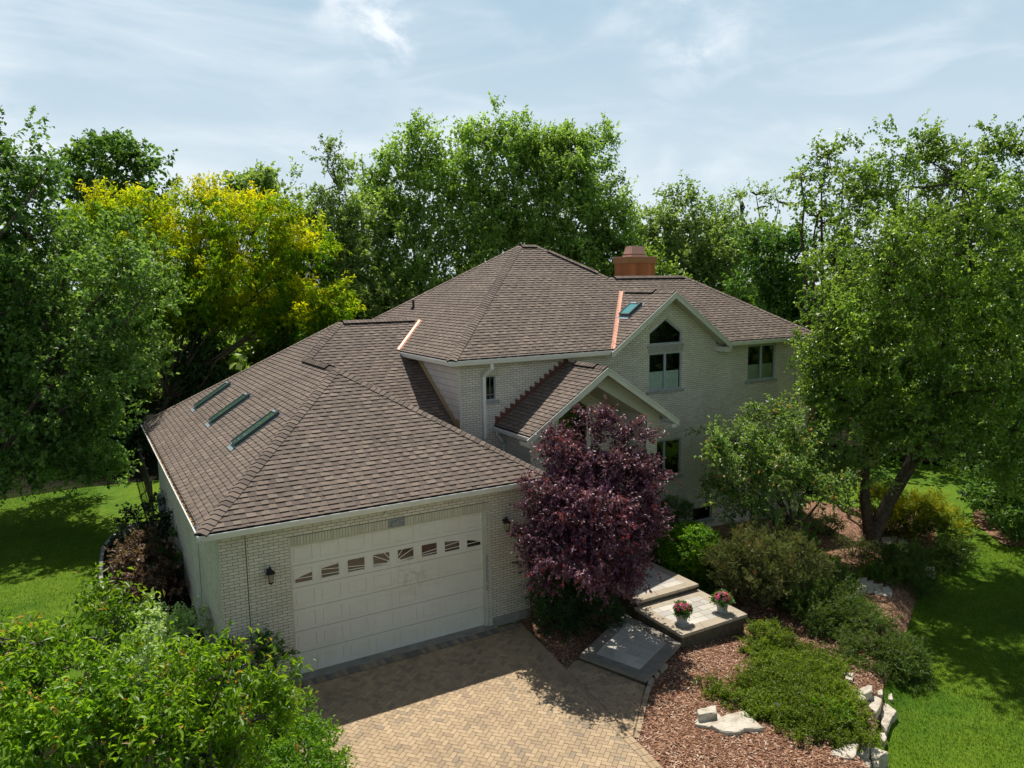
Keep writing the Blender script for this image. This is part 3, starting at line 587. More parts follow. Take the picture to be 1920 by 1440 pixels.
# shingled roofs -----------------------------------------------------
def plane_frame(O, U):
    pass
def roof(name, plan, eave, up, z0, pitch, parent=HO, e=.1432, deck=True):
    """plan: (x,y) polygon; eave: point on eave line; up: unit plan direction up-slope"""
    up = Vector(up).normalized(); U = Vector((up.y, -up.x)); ev = Vector(eave); cs = math.cos(math.atan(pitch))
    pts = []
    for p in plan:
        d_ = Vector(p) - ev; pts.append((d_.dot(U), d_.dot(up) / cs))
    V3 = Vector((up.x * cs, up.y * cs, pitch * cs)); U3 = Vector((U.x, U.y, 0)); N3 = U3.cross(V3); N3 = N3 if N3.z > 0 else -N3; O3 = Vector((ev.x, ev.y, z0))
    def W3(u, v, h): return O3 + U3 * u + V3 * v + N3 * h
    def span(v):
        r = []
        for i in range(len(pts)):
            (u0, v0), (u1, v1) = pts[i], pts[(i + 1) % len(pts)]
            if (v0 - v) * (v1 - v) <= 0 and abs(v1 - v0) > 1e-9: r.append(u0 + (u1 - u0) * (v - v0) / (v1 - v0))
        return (min(r), max(r)) if len(r) >= 2 else None
    vmin = min(p[1] for p in pts); vmax = max(p[1] for p in pts); mb = MB(); k = math.floor(vmin / e); off = random.uniform(0, .3)
    while k * e < vmax - .005:
        v0 = max(k * e, vmin); v1 = min((k + 1) * e, vmax); k += 1
        if v1 - v0 < .01: continue
        s0, s1 = span(v0 + 1e-4), span(v1 - 1e-4)
        if not s0 or not s1: continue
        lo = min(s0[0], s1[0]); hi = max(s0[1], s1[1]); u = lo - random.uniform(0, .3); raised = random.random() < .5
        while u < hi:
            w = random.uniform(.13, .24) if raised else random.uniform(.09, .20)
            a0, b0 = max(u, s0[0]), min(u + w, s0[1]); a1, b1 = max(u, s1[0]), min(u + w, s1[1])
            if a0 < b0 or a1 < b1:
                a0 = min(max(a0, s0[0]), s0[1]); b0 = max(min(b0, s0[1]), a0); a1 = min(max(a1, s1[0]), s1[1]); b1 = max(min(b1, s1[1]), a1)
                h = .024 if raised else .014; tone = random.uniform(.5, .9) if raised else random.uniform(.36, .7)
                hb = .002; q = [W3(a0, v0, h), W3(b0, v0, h), W3(b1, v1, hb), W3(a1, v1, hb)]; mb.quad(*q, tone)
                mb.quad(W3(a0, v0, -.004), W3(b0, v0, -.004), q[1], q[0], .03)
                if raised: mb.quad(W3(a0, v0, -.004), q[0], q[3], q[3] - N3 * .003, .1); mb.quad(q[1], W3(b0, v0, -.004), q[2] - N3 * .003, q[2], .1)
            u += w; raised = not raised
    o = mb.build(name, M['shingle'], parent, rec=False)
    if deck:
        d_ = MB(); vs = [W3(u, v, -.012) for u, v in pts]; vb = [W3(u, v, -.05) for u, v in pts]; n = len(vs)
        tr = tessellate_polygon([[Vector((u, v, 0)) for u, v in pts]])
        d_.add(vs + vb, [tuple(t) for t in tr] + [tuple(n + i for i in t) for t in tr] + [(i, (i + 1) % n, n + (i + 1) % n, n + i) for i in range(n)]); d_.build("underlay", M['deck'], o)
    return o, N3
X0, X1, Y0, YB = -1.879, 6.559, -.482, 14.146
HG = (X1 - X0) / 2; HB = 11.577 / 2; XA = X0 + HG; YR = YB - HB; XB = X0 + HB
random.seed(21); g = .045
zg = lambda x, y: GE
r_gf, n_gf = roof("garage_front_roof", [(X0 + g, Y0 + g), (X1 - g, Y0 + g), (XA, Y0 + HG)], (0, Y0), (0, 1), GE, P_)
r_gl, n_gl = roof("garage_left_roof", [(X0 + .10, Y0 + .10), (XA, Y0 + HG), (XA, YR - (HB - HG)), (XB, YR), (X0 + .10, YB - .10)], (X0, 0), (1, 0), GE, P_)
r_gr, n_gr = roof("garage_right_roof", [(X1 - g, Y0 + g), (X1 - g, 2.569), (XA, YR - (HB - HG)), (XA, Y0 + HG)], (X1, 0), (-1, 0), GE, P_)
r_bf, n_bf = roof("rear_wing_front_roof", [(XB, YR), (XA, YR - (HB - HG)), (5.90, 3.24), (5.90, 7.37), (6.91, YR)], (0, 2.569), (0, 1), GE, P_)
r_bb, n_bb = roof("rear_wing_back_roof", [(X0, YB), (9.5, YB), (9.5, YR), (XB, YR)], (0, YB), (0, -1), GE, P_)
MX, MY, HD, HW, MX2, XR = 5.375, 2.951, 5.522, 3.62, 11.734, 21.036
GL, GR, GP = 11.076, 16.228, .706; GM = (GL + GR) / 2; GH = (GR - GL) / 2; GZT = ME + GP * GH; GB = MY + GP * GH / P_
r_mf, n_mf = roof("main_front_roof", [(MX + g, MY + g), (GL + g, MY + g), (GM, GB), (GM, MY + HW), (MX2 + HD - HW, MY + HW), (MX2, MY + HD), (MX + HD, MY + HD)], (0, MY), (0, 1), ME, P_)
r_mr, _ = roof("main_front_roof", [(GR - g, MY + g), (XR - g, MY + g), (XR - HW, MY + HW), (GM, MY + HW), (GM, GB)], (0, MY), (0, 1), ME, P_)
r_ml, n_ml = roof("main_left_roof", [(MX + g, MY + g), (MX + HD, MY + HD), (MX + g, MY + 2 * HD)], (MX, 0), (1, 0), ME, P_)
r_mb, n_mb = roof("main_back_roof", [(MX, MY + 2 * HD), (MX + HD, MY + HD), (MX2, MY + HD), (MX2 + HD, MY + 2 * HD)], (0, MY + 2 * HD), (0, -1), ME, P_)
r_mh, n_mh = roof("main_right_roof", [(MX2, MY + HD), (MX2 + HD - HW, MY + HW), (MX2 + HD - HW, MY + 2 * HD - HW)], (MX2 + HD, 0), (-1, 0), ME, P_)
r_wb, n_wb = roof("right_wing_back_roof", [(MX2 + HD - HW - .5, MY + HW), (XR - HW, MY + HW), (XR, MY + 2 * HW), (MX2 + HD - HW - .5, MY + 2 * HW)], (0, MY + 2 * HW), (0, -1), ME, P_)
r_wr, n_wr = roof("right_wing_side_roof", [(XR, MY), (XR - HW, MY + HW), (XR, MY + 2 * HW)], (XR, 0), (-1, 0), ME, P_)
GF = 2.93
r_g1, n_g1 = roof("gable_left_roof", [(GL + .02, MY + .02), (GL + .02, GF), (GM, GF), (GM, GB)], (GL, 0), (1, 0), ME, GP)
r_g2, n_g2 = roof("gable_right_roof", [(GR - .02, MY + .02), (GR - .02, GF), (GM, GF), (GM, GB)], (GR, 0), (-1, 0), ME, GP)
PL, PR, PF, PE, PP = 6.934, 12.351, 1.346, 4.419, .659; PM = (PL + PR) / 2; PH = (PR - PL) / 2; PT = PE + PP * PH
r_p1, n_p1 = roof("portico_left_roof", [(PL + .05, PF), (PM, PF), (PM, WY), (PL + .05, WY)], (PL, 0), (1, 0), PE, PP)
r_p2, n_p2 = roof("portico_right_roof", [(PR - .05, PF), (PM, PF), (PM, WY), (PR - .05, WY)], (PR, 0), (-1, 0), PE, PP)

def saddle(mb, A, B, n1, n2, half, thick, base, e=None, tone=None):
    A = Vector(A); B = Vector(B); t = (B - A).normalized(); Lg = (B - A).length; nn = (n1 + n2).normalized()
    def wing(n, s):
        w = t.cross(n).normalized(); return w if (w - nn * w.dot(nn)).dot(s) > 0 else -w
    s0 = t.cross(nn).normalized(); w1 = wing(n1, s0 if n1.dot(s0) > 0 else -s0); w2 = wing(n2, s0 if n2.dot(s0) > 0 else -s0)
    n = max(1, round(Lg / e)) if e else 1; st = Lg / n
    for i in range(n):
        p, q = A + t * (i * st), A + t * ((i + 1) * st + (.004 if e else 0)); h0, h1 = base + thick, base + (thick * .25 if e else thick)
        tn = random.uniform(.35, .85) if tone is None else tone
        def cross(P, h, hb):
            return [P + w1 * half + n1 * hb, P + w1 * half + n1 * h, P + w1 * half * .12 + nn * (h + .004), P + w2 * half * .12 + nn * (h + .004), P + w2 * half + n2 * h, P + w2 * half + n2 * hb]
        c0, c1 = cross(p, h0, -.01), cross(q, h1, -.01)
        k = len(mb.v); tones = [.03, tn, tn, tn, tn, .03] * 2 if tone is None else tn
        mb.add(c0 + c1, [(1, 2, 8, 7), (2, 3, 9, 8), (3, 4, 10, 9)], tn)
        dk = .03 if tone is None else tn
        mb.add(c0 + c1, [(0, 1, 7, 6), (4, 5, 11, 10), (0, 1, 2, 3, 4, 5), (6, 7, 8, 9, 10, 11)], dk)
random.seed(5); cp = MB(); E_ = .143
def Zg(x, y=None): return x
a1 = (XA, Y0 + HG, GE + P_ * HG); a2 = (XB, YR, GE + P_ * HB); jn = (XA, YR - (HB - HG), GE + P_ * HG)
cp.cut(); saddle(cp, (X0 + .06, Y0 + .06, GE + .04), a1, n_gf, n_gl, .155, .022, .012, E_); cp.cut(); saddle(cp, (X1 - .06, Y0 + .06, GE + .04), a1, n_gf, n_gr, .155, .022, .012, E_)
cp.cut(); saddle(cp, jn, a2, n_gl, n_bf, .155, .022, .012, E_); cp.cut(); saddle(cp, (X0 + .06, YB - .06, GE + .04), a2, n_gl, n_bb, .155, .022, .012, E_)
cp.cut(); saddle(cp, a1, (XA, Y0 + HG + .55, a1[2]), n_gl, n_gr, .155, .022, .012, E_)
am = (MX + HD, MY + HD, ME + P_ * HD); am2 = (MX2, MY + HD, ME + P_ * HD); wj = (MX2 + HD - HW, MY + HW, ME + P_ * HW); we = (XR - HW, MY + HW, ME + P_ * HW)
cp.cut(); saddle(cp, (MX + .06, MY + .06, ME + .04), am, n_mf, n_ml, .155, .022, .012, E_); cp.cut(); saddle(cp, (MX + .06, MY + 2 * HD - .06, ME + .04), am, n_mb, n_ml, .155, .022, .012, E_)
cp.cut(); saddle(cp, wj, am2, n_mf, n_mh, .155, .022, .012, E_); cp.cut(); saddle(cp, (XR - .06, MY + .06, ME + .04), we, n_mf, n_wr, .155, .022, .012, E_)
cp.cut(); saddle(cp, (GM, GF + .02, GZT), (GM, GF + 1.0, GZT), n_g1, n_g2, .155, .022, .012, E_); cp.cut(); saddle(cp, (PM, PF + .02, PT), (PM, PF + .5, PT), n_p1, n_p2, .155, .022, .012, E_)
vt = MB(); cv = MB()
def vent(A, B, n1, n2):
    vt.cut(); cv.cut(); saddle(vt, A, B, n1, n2, .15, .055, .0, None, .03); saddle(cv, A, B, n1, n2, .15, .018, .052, .143)
vent((XA, Y0 + HG + .55, a1[2]), (jn[0], jn[1] - .1, jn[2]), n_gl, n_gr)
vent((XB + .12, YR, a2[2]), (6.55, YR, a2[2]), n_bf, n_bb)
vent((am[0] + .1, am[1], am[2]), (am2[0] - .08, am2[1], am2[2]), n_mf, n_mb)
va = Vector(am2); vb = Vector(wj); vent(va + (vb - va) * .16, va + (vb - va) * .86, n_mf, n_mh)
vent((wj[0] + .25, wj[1], wj[2]), (we[0] - .12, we[1], we[2]), n_mf, n_wb)
vent((GM, GF + 1.0, GZT), (GM, GB - .35, GZT), n_g1, n_g2); vent((PM, PF + .5, PT), (PM, WY - .45, PT), n_p1, n_p2)
cp.build("hip_caps", M['shingle'], HO); vo = vt.build("ridge_vent", M['vent_black'], HO); cv.build("vent_caps", M['shingle'], vo)

# copper valleys and flashing ---------------------------------------
def valley(A, B, n1, n2, half=.10, lift=.02):
    A = Vector(A); B = Vector(B); t = (B - A).normalized(); mb = MB(); nn = (n1 + n2).normalized(); s0 = t.cross(nn).normalized()
    def wv(n):
        w = t.cross(n).normalized(); return w
    # wings climb away from the trough along the two roof planes
    w1 = t.cross(n1).normalized(); w1 = w1 if w1.z > 0 else -w1
    w2 = t.cross(n2).normalized(); w2 = w2 if w2.z > 0 else -w2
    if abs(w1.z) < 1e-3: pass
    c = [(A + w1 * half + n1 * lift), (A + nn * lift * .9), (A + w2 * half + n2 * lift)]; d_ = [(B + w1 * half + n1 * lift), (B + nn * lift * .9), (B + w2 * half + n2 * lift)]
    r = nn * .028; mid0, mid1 = A + nn * lift + r, B + nn * lift + r; k = .018
    prof0 = [c[0], A + w1 * k + n1 * lift, mid0, A + w2 * k + n2 * lift, c[2]]; prof1 = [d_[0], B + w1 * k + n1 * lift, mid1, B + w2 * k + n2 * lift, d_[2]]
    for i in range(4): mb.quad(prof0[i], prof0[i + 1], prof1[i + 1], prof1[i])
    return mb.build("copper_valley", M['copper'], HO, rec=False)
valley((5.44, 6.91, 6.545), (6.80, YR - .10, a2[2] - .06), n_ml, n_bf, .095)
valley((GL + .03, MY + .03, ME + .02), (GM - .05, GB - .05, GZT - .03), n_mf, n_g1, .085)
valley((GR - .03, MY + .03, ME + .02), (GM + .05, GB - .05, GZT - .03), n_mf, n_g2, .085)
fl = MB(); n = 15
for i in range(n):
    xa = PM - (PM - PL - .08) * (i + 1) / n; xb = PM - (PM - PL - .08) * i / n; za = PE + PP * (xa - PL); zb = PE + PP * (xb - PL)
    fl.add([(xa, WY - .012, za - .02), (xb, WY - .012, zb - .02), (xb, WY - .012, zb + .09), (xa, WY - .012, zb + .15)], [(0, 1, 2, 3)])
fl.quad((PM, WY - .075, PT + .02), (PL + .05, WY - .075, PE + .055), (PL + .05, WY - .014, PE + .085), (PM, WY - .014, PT + .05))
fl.build("step_flashing", simple("shaded_copper_flashing", (.14, .055, .038), .5, .4), HO, rec=False)  # darker copy of the copper, with its shade put into the colour

# gutters -------------------------------------------------------------
def gutter(a, b, out, z, dz=0.0, litter=False, hang=.6, w=.115, h=.135):
    a = Vector((*a, z + dz)); b = Vector((*b, z + dz)); o = Vector((*out, 0)); mb = MB()
    pr = [(-.0, -h), (w * .62, -h), (w * .75, -h * .72), (w * .98, -h * .25), (w, 0), (w - .03, .001), (w - .032, -h * .22), (w * .60, -h + .008), (.008, -h + .008), (.008, -.03), (0, -.03)]
    pr = [(p - w, q) for p, q in pr]        # outer top edge sits on the given line
    n = len(pr); vs = [a + o * p + Vector((0, 0, q)) for p, q in pr] + [b + o * p + Vector((0, 0, q)) for p, q in pr]
    mb.add(vs, [(i, (i + 1) % n, n + (i + 1) % n, n + i) for i in range(n)] + [tuple(range(n))[::-1], tuple(range(n, 2 * n))])
    g_ = mb.build("gutter", M['white_metal'], HO)
    t = (b - a).normalized(); Lg = (b - a).length
    if hang and litter:
        hm = MB(); s = .3
        while s < Lg:
            p = a + t * s; hm.cut(); hm.bar(p + o * -.002 + Vector((0, 0, .004)), p - o * (w + .03) + Vector((0, 0, .012)), .012, .004); s += hang
        hm.build("hanger", M['white_metal'], g_)
    if litter:
        lm = MB(); s = 1.0; random.seed(3)
        while s < Lg - .6:
            p = a + t * s - o * random.uniform(.02, w - .01) + Vector((0, 0, -.025 + random.uniform(-.01, .01))); q = Vector((random.uniform(-1, 1), random.uniform(-1, 1), .3)).normalized() * random.uniform(.012, .03); r = Vector((-q.y, q.x, random.uniform(-.01, .01)))
            lm.quad(p - q - r * .5, p + q - r * .5, p + q + r * .5, p - q + r * .5, random.random()); s += random.uniform(.002, .012)
        lm.build("leaf_litter", M['litter'], g_, rec=False)
    return g_
t = NT("dry_leaf_litter"); t.bsdf(t.ramp(t.attr(), [(0, (.18, .08, .03)), (.5, (.50, .27, .11)), (1, (.72, .52, .28))]), .9, .1); M['litter'] = t.m
gutter((X0, Y0), (X1, Y0), (0, -1), GE); gutter((X0, Y0 + .002), (X0, YB), (-1, 0), GE, -.002, True, .45)
gutter((MX, MY), (GL + .12, MY), (0, -1), ME); gutter((MX, MY + .002), (MX, 6.85), (-1, 0), ME, -.002)
gutter((GR - .05, MY), (XR, MY), (0, -1), ME); gutter((PL, PF + .02), (PL, WY), (-1, 0), PE); gutter((PR, PF + .02), (PR, WY), (1, 0), PE)
sf = MB()
sf.cut(); sf.box(X0 + .10, Y0 + .117, GE - .17, X1 - .10, -.001, GE - .15); sf.cut(); sf.box(X0 + .117, .0, GE - .171, -1.431, YB, GE - .151); sf.cut(); sf.box(MX + .117, MY + .117, ME - .17, GL + .2, WY - .001, ME - .15)
sf.cut(); sf.box(GR - .2, MY + .117, ME - .17, XR - .1, WY - .001, ME - .15); sf.cut(); sf.box(MX + .117, WY, ME - .171, 5.885, 13.9, ME - .151)
sf.build("soffit", M['soffit'], HO)
fb = MB()
fb.cut(); fb.box(X0 + .116, Y0 + .116, GE - .16, X1 - .116, Y0 + .135, GE + .04); fb.cut(); fb.box(X0 + .116, Y0 + .14, GE - .161, X0 + .135, YB, GE + .039); fb.cut(); fb.box(MX + .116, MY + .116, ME - .16, GL + .1, MY + .135, ME + .04)
fb.cut(); fb.box(GR, MY + .116, ME - .16, XR - .11, MY + .135, ME + .04); fb.cut(); fb.box(MX + .116, MY + .136, ME - .161, MX + .135, 6.85, ME + .039); fb.cut(); fb.box(XR - .135, MY + .136, ME - .17, XR - .116, 9.8, ME)
fb.build("fascia", M['trim'], HO)
# rake boards and soffits of the two gables
def rake(cx, half, ze, zt, yf, yb, bw=.19, over=.06, sof=.40):
    mb = MB()
    for s in (-1, 1):
        mb.cut(); A = Vector((cx + s * (half + over), yf, ze - over * (zt - ze) / half)); B = Vector((cx, yf, zt)); dn = Vector((0, 0, -bw)); th = Vector((0, .028, 0))
        a, b = A + Vector((0, 0, -.012)), B + Vector((0, 0, -.012)); b2 = b + dn * 1.12
        mb.add([a, b, b2, a + dn, a + th, b + th, b2 + th, a + dn + th], [(0, 1, 2, 3), (4, 7, 6, 5), (0, 4, 5, 1), (3, 2, 6, 7), (0, 3, 7, 4)])
        mb.bar(A + Vector((0, -.012, -.035)), B + Vector((0, -.012, -.03)), .02, .05, (0, 0, 1))
    r = mb.build("rake_board", M['trim'], HO)
    so = MB()
    for s in (-1, 1):
        so.cut(); A = Vector((cx + s * half, yf + .03, ze - .10)); B = Vector((cx, yf + .03, zt - .10)); dy = Vector((0, yb - yf - .03, 0)); so.quad(A, B, B + dy, A + dy); so.quad(A + Vector((0, 0, -.02)), B + Vector((0, 0, -.02)), B + dy + Vector((0, 0, -.02)), A + dy + Vector((0, 0, -.02)))
    so.build("rake_soffit", M['soffit'], HO, rec=False); return r
rake(GM, GH, ME, GZT, GF - .03, WY); rake(PM, PH, PE, PT, PF - .03, 1.86)
rt = MB()
for s in (-1, 1):   # small boxed returns at the gable feet
    x = GM + s * (GH - .10)
    if s > 0: rt.cut(); rt.box(x - .13, GF + .0, ME - .33, x + .13, WY - .002, ME - .175)
    x = PM + s * (PH - .10); rt.cut(); rt.box(x - .10, PF + .0, PE - .27, x + .10, 1.84, PE - .150)
rt.build("eave_return", M['trim'], HO)
# portico -------------------------------------------------------------
po = MB(); lx, rx = 7.30, 11.98
po.add([(lx, 1.85, -.2), (7.78, 1.85, -.2), (7.78, 1.85, 4.10), (lx, 1.85, 4.10)], [(0, 1, 2, 3)]); po.cut(); po.add([(11.54, 1.85, -.4), (rx, 1.85, -.4), (rx, 1.85, 4.10), (11.54, 1.85, 4.10)], [(0, 1, 2, 3)])
po.build("porch_pier", M['brick_x'], HO, rec=False)
po = MB(); po.cut(); po.quad((lx, 1.85, -.2), (lx, WY, -.2), (lx, WY, 4.3), (lx, 1.85, 4.3)); po.cut(); po.quad((rx, 1.85, -.4), (rx, WY, -.4), (rx, WY, 4.3), (rx, 1.85, 4.3)); po.cut(); po.quad((7.78, 1.85, -.2), (7.78, WY, -.2), (7.78, WY, 4.3), (7.78, 1.85, 4.3)); po.cut(); po.quad((11.54, 1.85, -.4), (11.54, WY, -.4), (11.54, WY, 4.3), (11.54, 1.85, 4.3))
po.build("porch_side_wall", M['brick_y'], HO, rec=False)
soldier("porch_soldier_course", lx, 7.78, 4.10, 4.30, 1.85); soldier("porch_soldier_course", 11.54, rx, 4.10, 4.30, 1.85)
pt_ = MB()
for s in (-1, 1):       # smooth stucco band that follows the gable above the open porch
    zi = lambda x: PE + PP * (PH - abs(x - PM)) - .12
    xa = PM + s * (PH - .28); xb = PM + s * .02; xi = PM + s * (11.54 - PM)
    pt_.add([(xa, 1.845, 4.30), (xa, 1.845, zi(xa)), (PM, 1.845, zi(PM)), (PM, 1.845, zi(PM) - .50), (xi, 1.845, 4.50), (xi, 1.845, 4.30)], [(0, 1, 4, 5), (1, 2, 3, 4)])
    pt_.add([(PM, 1.845, zi(PM) - .50), (xi, 1.845, 4.50), (xi, 1.99, 4.50), (PM, 1.99, zi(PM) - .50)], [(0, 1, 2, 3)])
pt_.build("porch_gable_panel", M['soffit'], HO, rec=False)
pc = MB()
for s in (-1, 1): pc.cut(); pc.quad((PM, 1.99, PT - .62), (PM + s * (11.54 - PM), 1.99, 4.50), (PM + s * (11.54 - PM), WY - .01, 4.50), (PM, WY - .01, PT - .62)); pc.cut(); pc.quad((PM + s * (11.53 - PM), 1.86, 4.51), (PM + s * (11.53 - PM), 1.86, 2.9), (PM + s * (11.53 - PM), WY - .01, 2.9), (PM + s * (11.53 - PM), WY - .01, 4.51))
pc.build("porch_ceiling", M['soffit'], HO, rec=False)
pf = MB(); pf.box(7.79, .55, -.2, 11.53, WY, .75); pf.cut(); pf.box(8.4, .25, -.2, 10.45, .55, .60); pf.build("porch_floor", M['step_side'], HO)

# windows -------------------------------------------------------------
def tray(mb, x0, x1, y0, y1, z0, z1):  # added black box behind a window; its colour stands for the unlit room
    mb.add([(x, y, z_) for y in (y0, y1) for z_ in (z0, z1) for x in (x0, x1)], [(4, 5, 7, 6), (0, 1, 5, 4), (2, 6, 7, 3), (0, 4, 6, 2), (1, 3, 7, 5)])
def window(x0, x1, z0, z1, panes, y=WY, sill=True, blind=0.0, fw=.055, name="window"):
    mb = MB(); yo, yi = y + .035, y + .085
    mb.box(x0, yo, z0, x0 + fw, yi, z1); mb.box(x1 - fw, yo, z0, x1, yi, z1); mb.box(x0 + fw, yo, z0, x1 - fw, yi, z0 + fw); mb.box(x0 + fw, yo, z1 - fw, x1 - fw, yi, z1)
    w = (x1 - x0 - fw) / panes
    for i in range(1, panes): mb.box(x0 + w * i - .02, yo - .004, z0 + fw, x0 + w * i + fw + .02, yi, z1 - fw)
    fo_ = mb.build(name, M['frame'], HO)
    for i in range(panes):
        g_ = MB(); a, b = x0 + w * i + fw, x0 + w * (i + 1); xa, xb = a + (.02 if i else 0), b - (.02 if i < panes - 1 else 0); g_.quad((xa, y + .058, z0 + fw), (xb, y + .058, z0 + fw), (xb, y + .058, z1 - fw), (xa, y + .058, z1 - fw)); g_.build("pane", M['glass'], fo_, rec=False)
    bk = MB(); tray(bk, x0 - .02, x1 + .02, y + .115, y + .5, z0 - .03, z1 + .03); bk.build("dark_backing_box", M['backing_dark'], fo_, rec=False)
    if blind:
        for i in range(panes):
            bl = MB(); a, b = x0 + w * i + fw, x0 + w * (i + 1); bl.box(a + .03, y + .075, z0 + fw, b - .03, y + .082, z0 + fw + (z1 - z0) * blind); bl.build("blind", M['blind'], fo_)
    if sill:
        sl = MB(); sl.box(x0 - .1, y - .045, z0 - .115, x1 + .1, y + .10, z0 - .005); sl.build("sill", M['sill'], fo_)
    return fo_
window(*W_UP, 2, blind=.46); window(*W_RT, 2, blind=.40); window(*W_LO, 2); window(*W_BA, 1, fw=.05); sw = window(*W_SM, 1, fw=.035)
ms = MB(); ms.box(6.885, WY + .045, 5.26, 6.895, WY + .055, 5.91); ms.box(6.755, WY + .046, 5.38, 7.025, WY + .056, 5.39); ms.build("leaded_bars", M['frame'], sw)
mb = MB(); inn = [(12.995, 6.585), (14.345, 6.585), (14.345, 6.90), (13.67, 7.35), (12.995, 6.90)]
for i in range(5):
    a, b, c, d_ = pent[i], pent[(i + 1) % 5], inn[(i + 1) % 5], inn[i]; q = [a, b, c, d_]
    mb.add([(x, WY + .035, z_) for x, z_ in q] + [(x, WY + .085, z_) for x, z_ in q], [(0, 1, 2, 3), (4, 7, 6, 5), (2, 6, 7, 3)])
pw_ = mb.build("gable_window", M['frame'], HO)
g_ = MB(); g_.add([(x, WY + .06, z_) for x, z_ in inn], [(0, 1, 2, 3, 4)]); g_.build("pane", M['glass'], pw_, rec=False)
bk = MB(); tray(bk, 12.9, 14.45, WY + .115, WY + .5, 6.40, 7.55); bk.build("dark_backing_box", M['backing_dark'], pw_)
sl = MB(); sl.box(12.86, WY - .035, 6.42, 14.48, WY + .1, 6.522); sl.box(12.90, WY - .012, 6.262, 14.44, WY + .02, 6.415); sl.build("sill", M['sill'], pw_)
g_ = MB(); g_.add([(x, WY + .06, z_) for x, z_ in ptr], [(0, 1, 2, 3, 4)]); tw = g_.build("transom_window", M['glass'], HO, rec=False)
bk = MB(); tray(bk, 9.2, 10.45, WY + .115, WY + .5, .7, 5.2); bk.build("dark_backing_box", M['backing_dark'], tw)
ed = MB(); ed.box(9.27, WY + .05, .75, 10.33, WY + .09, 2.98); 
for z0_, z1_ in ((.95, 1.7), (1.85, 2.8)):
    for xx in (9.40, 9.86): ed.box(xx, WY + .04, z0_, xx + .34, WY + .06, z1_)
eo = ed.build("front_door", simple("front_door_paint", (.12, .06, .04), .4, .4), HO)
hh = MB(); hh.tube([(10.25, WY + .04, 1.70), (10.25, WY - .01, 1.70), (10.18, WY - .01, 1.70)], [.012, .012, .012]); hh.build("handle", M['black'], eo)

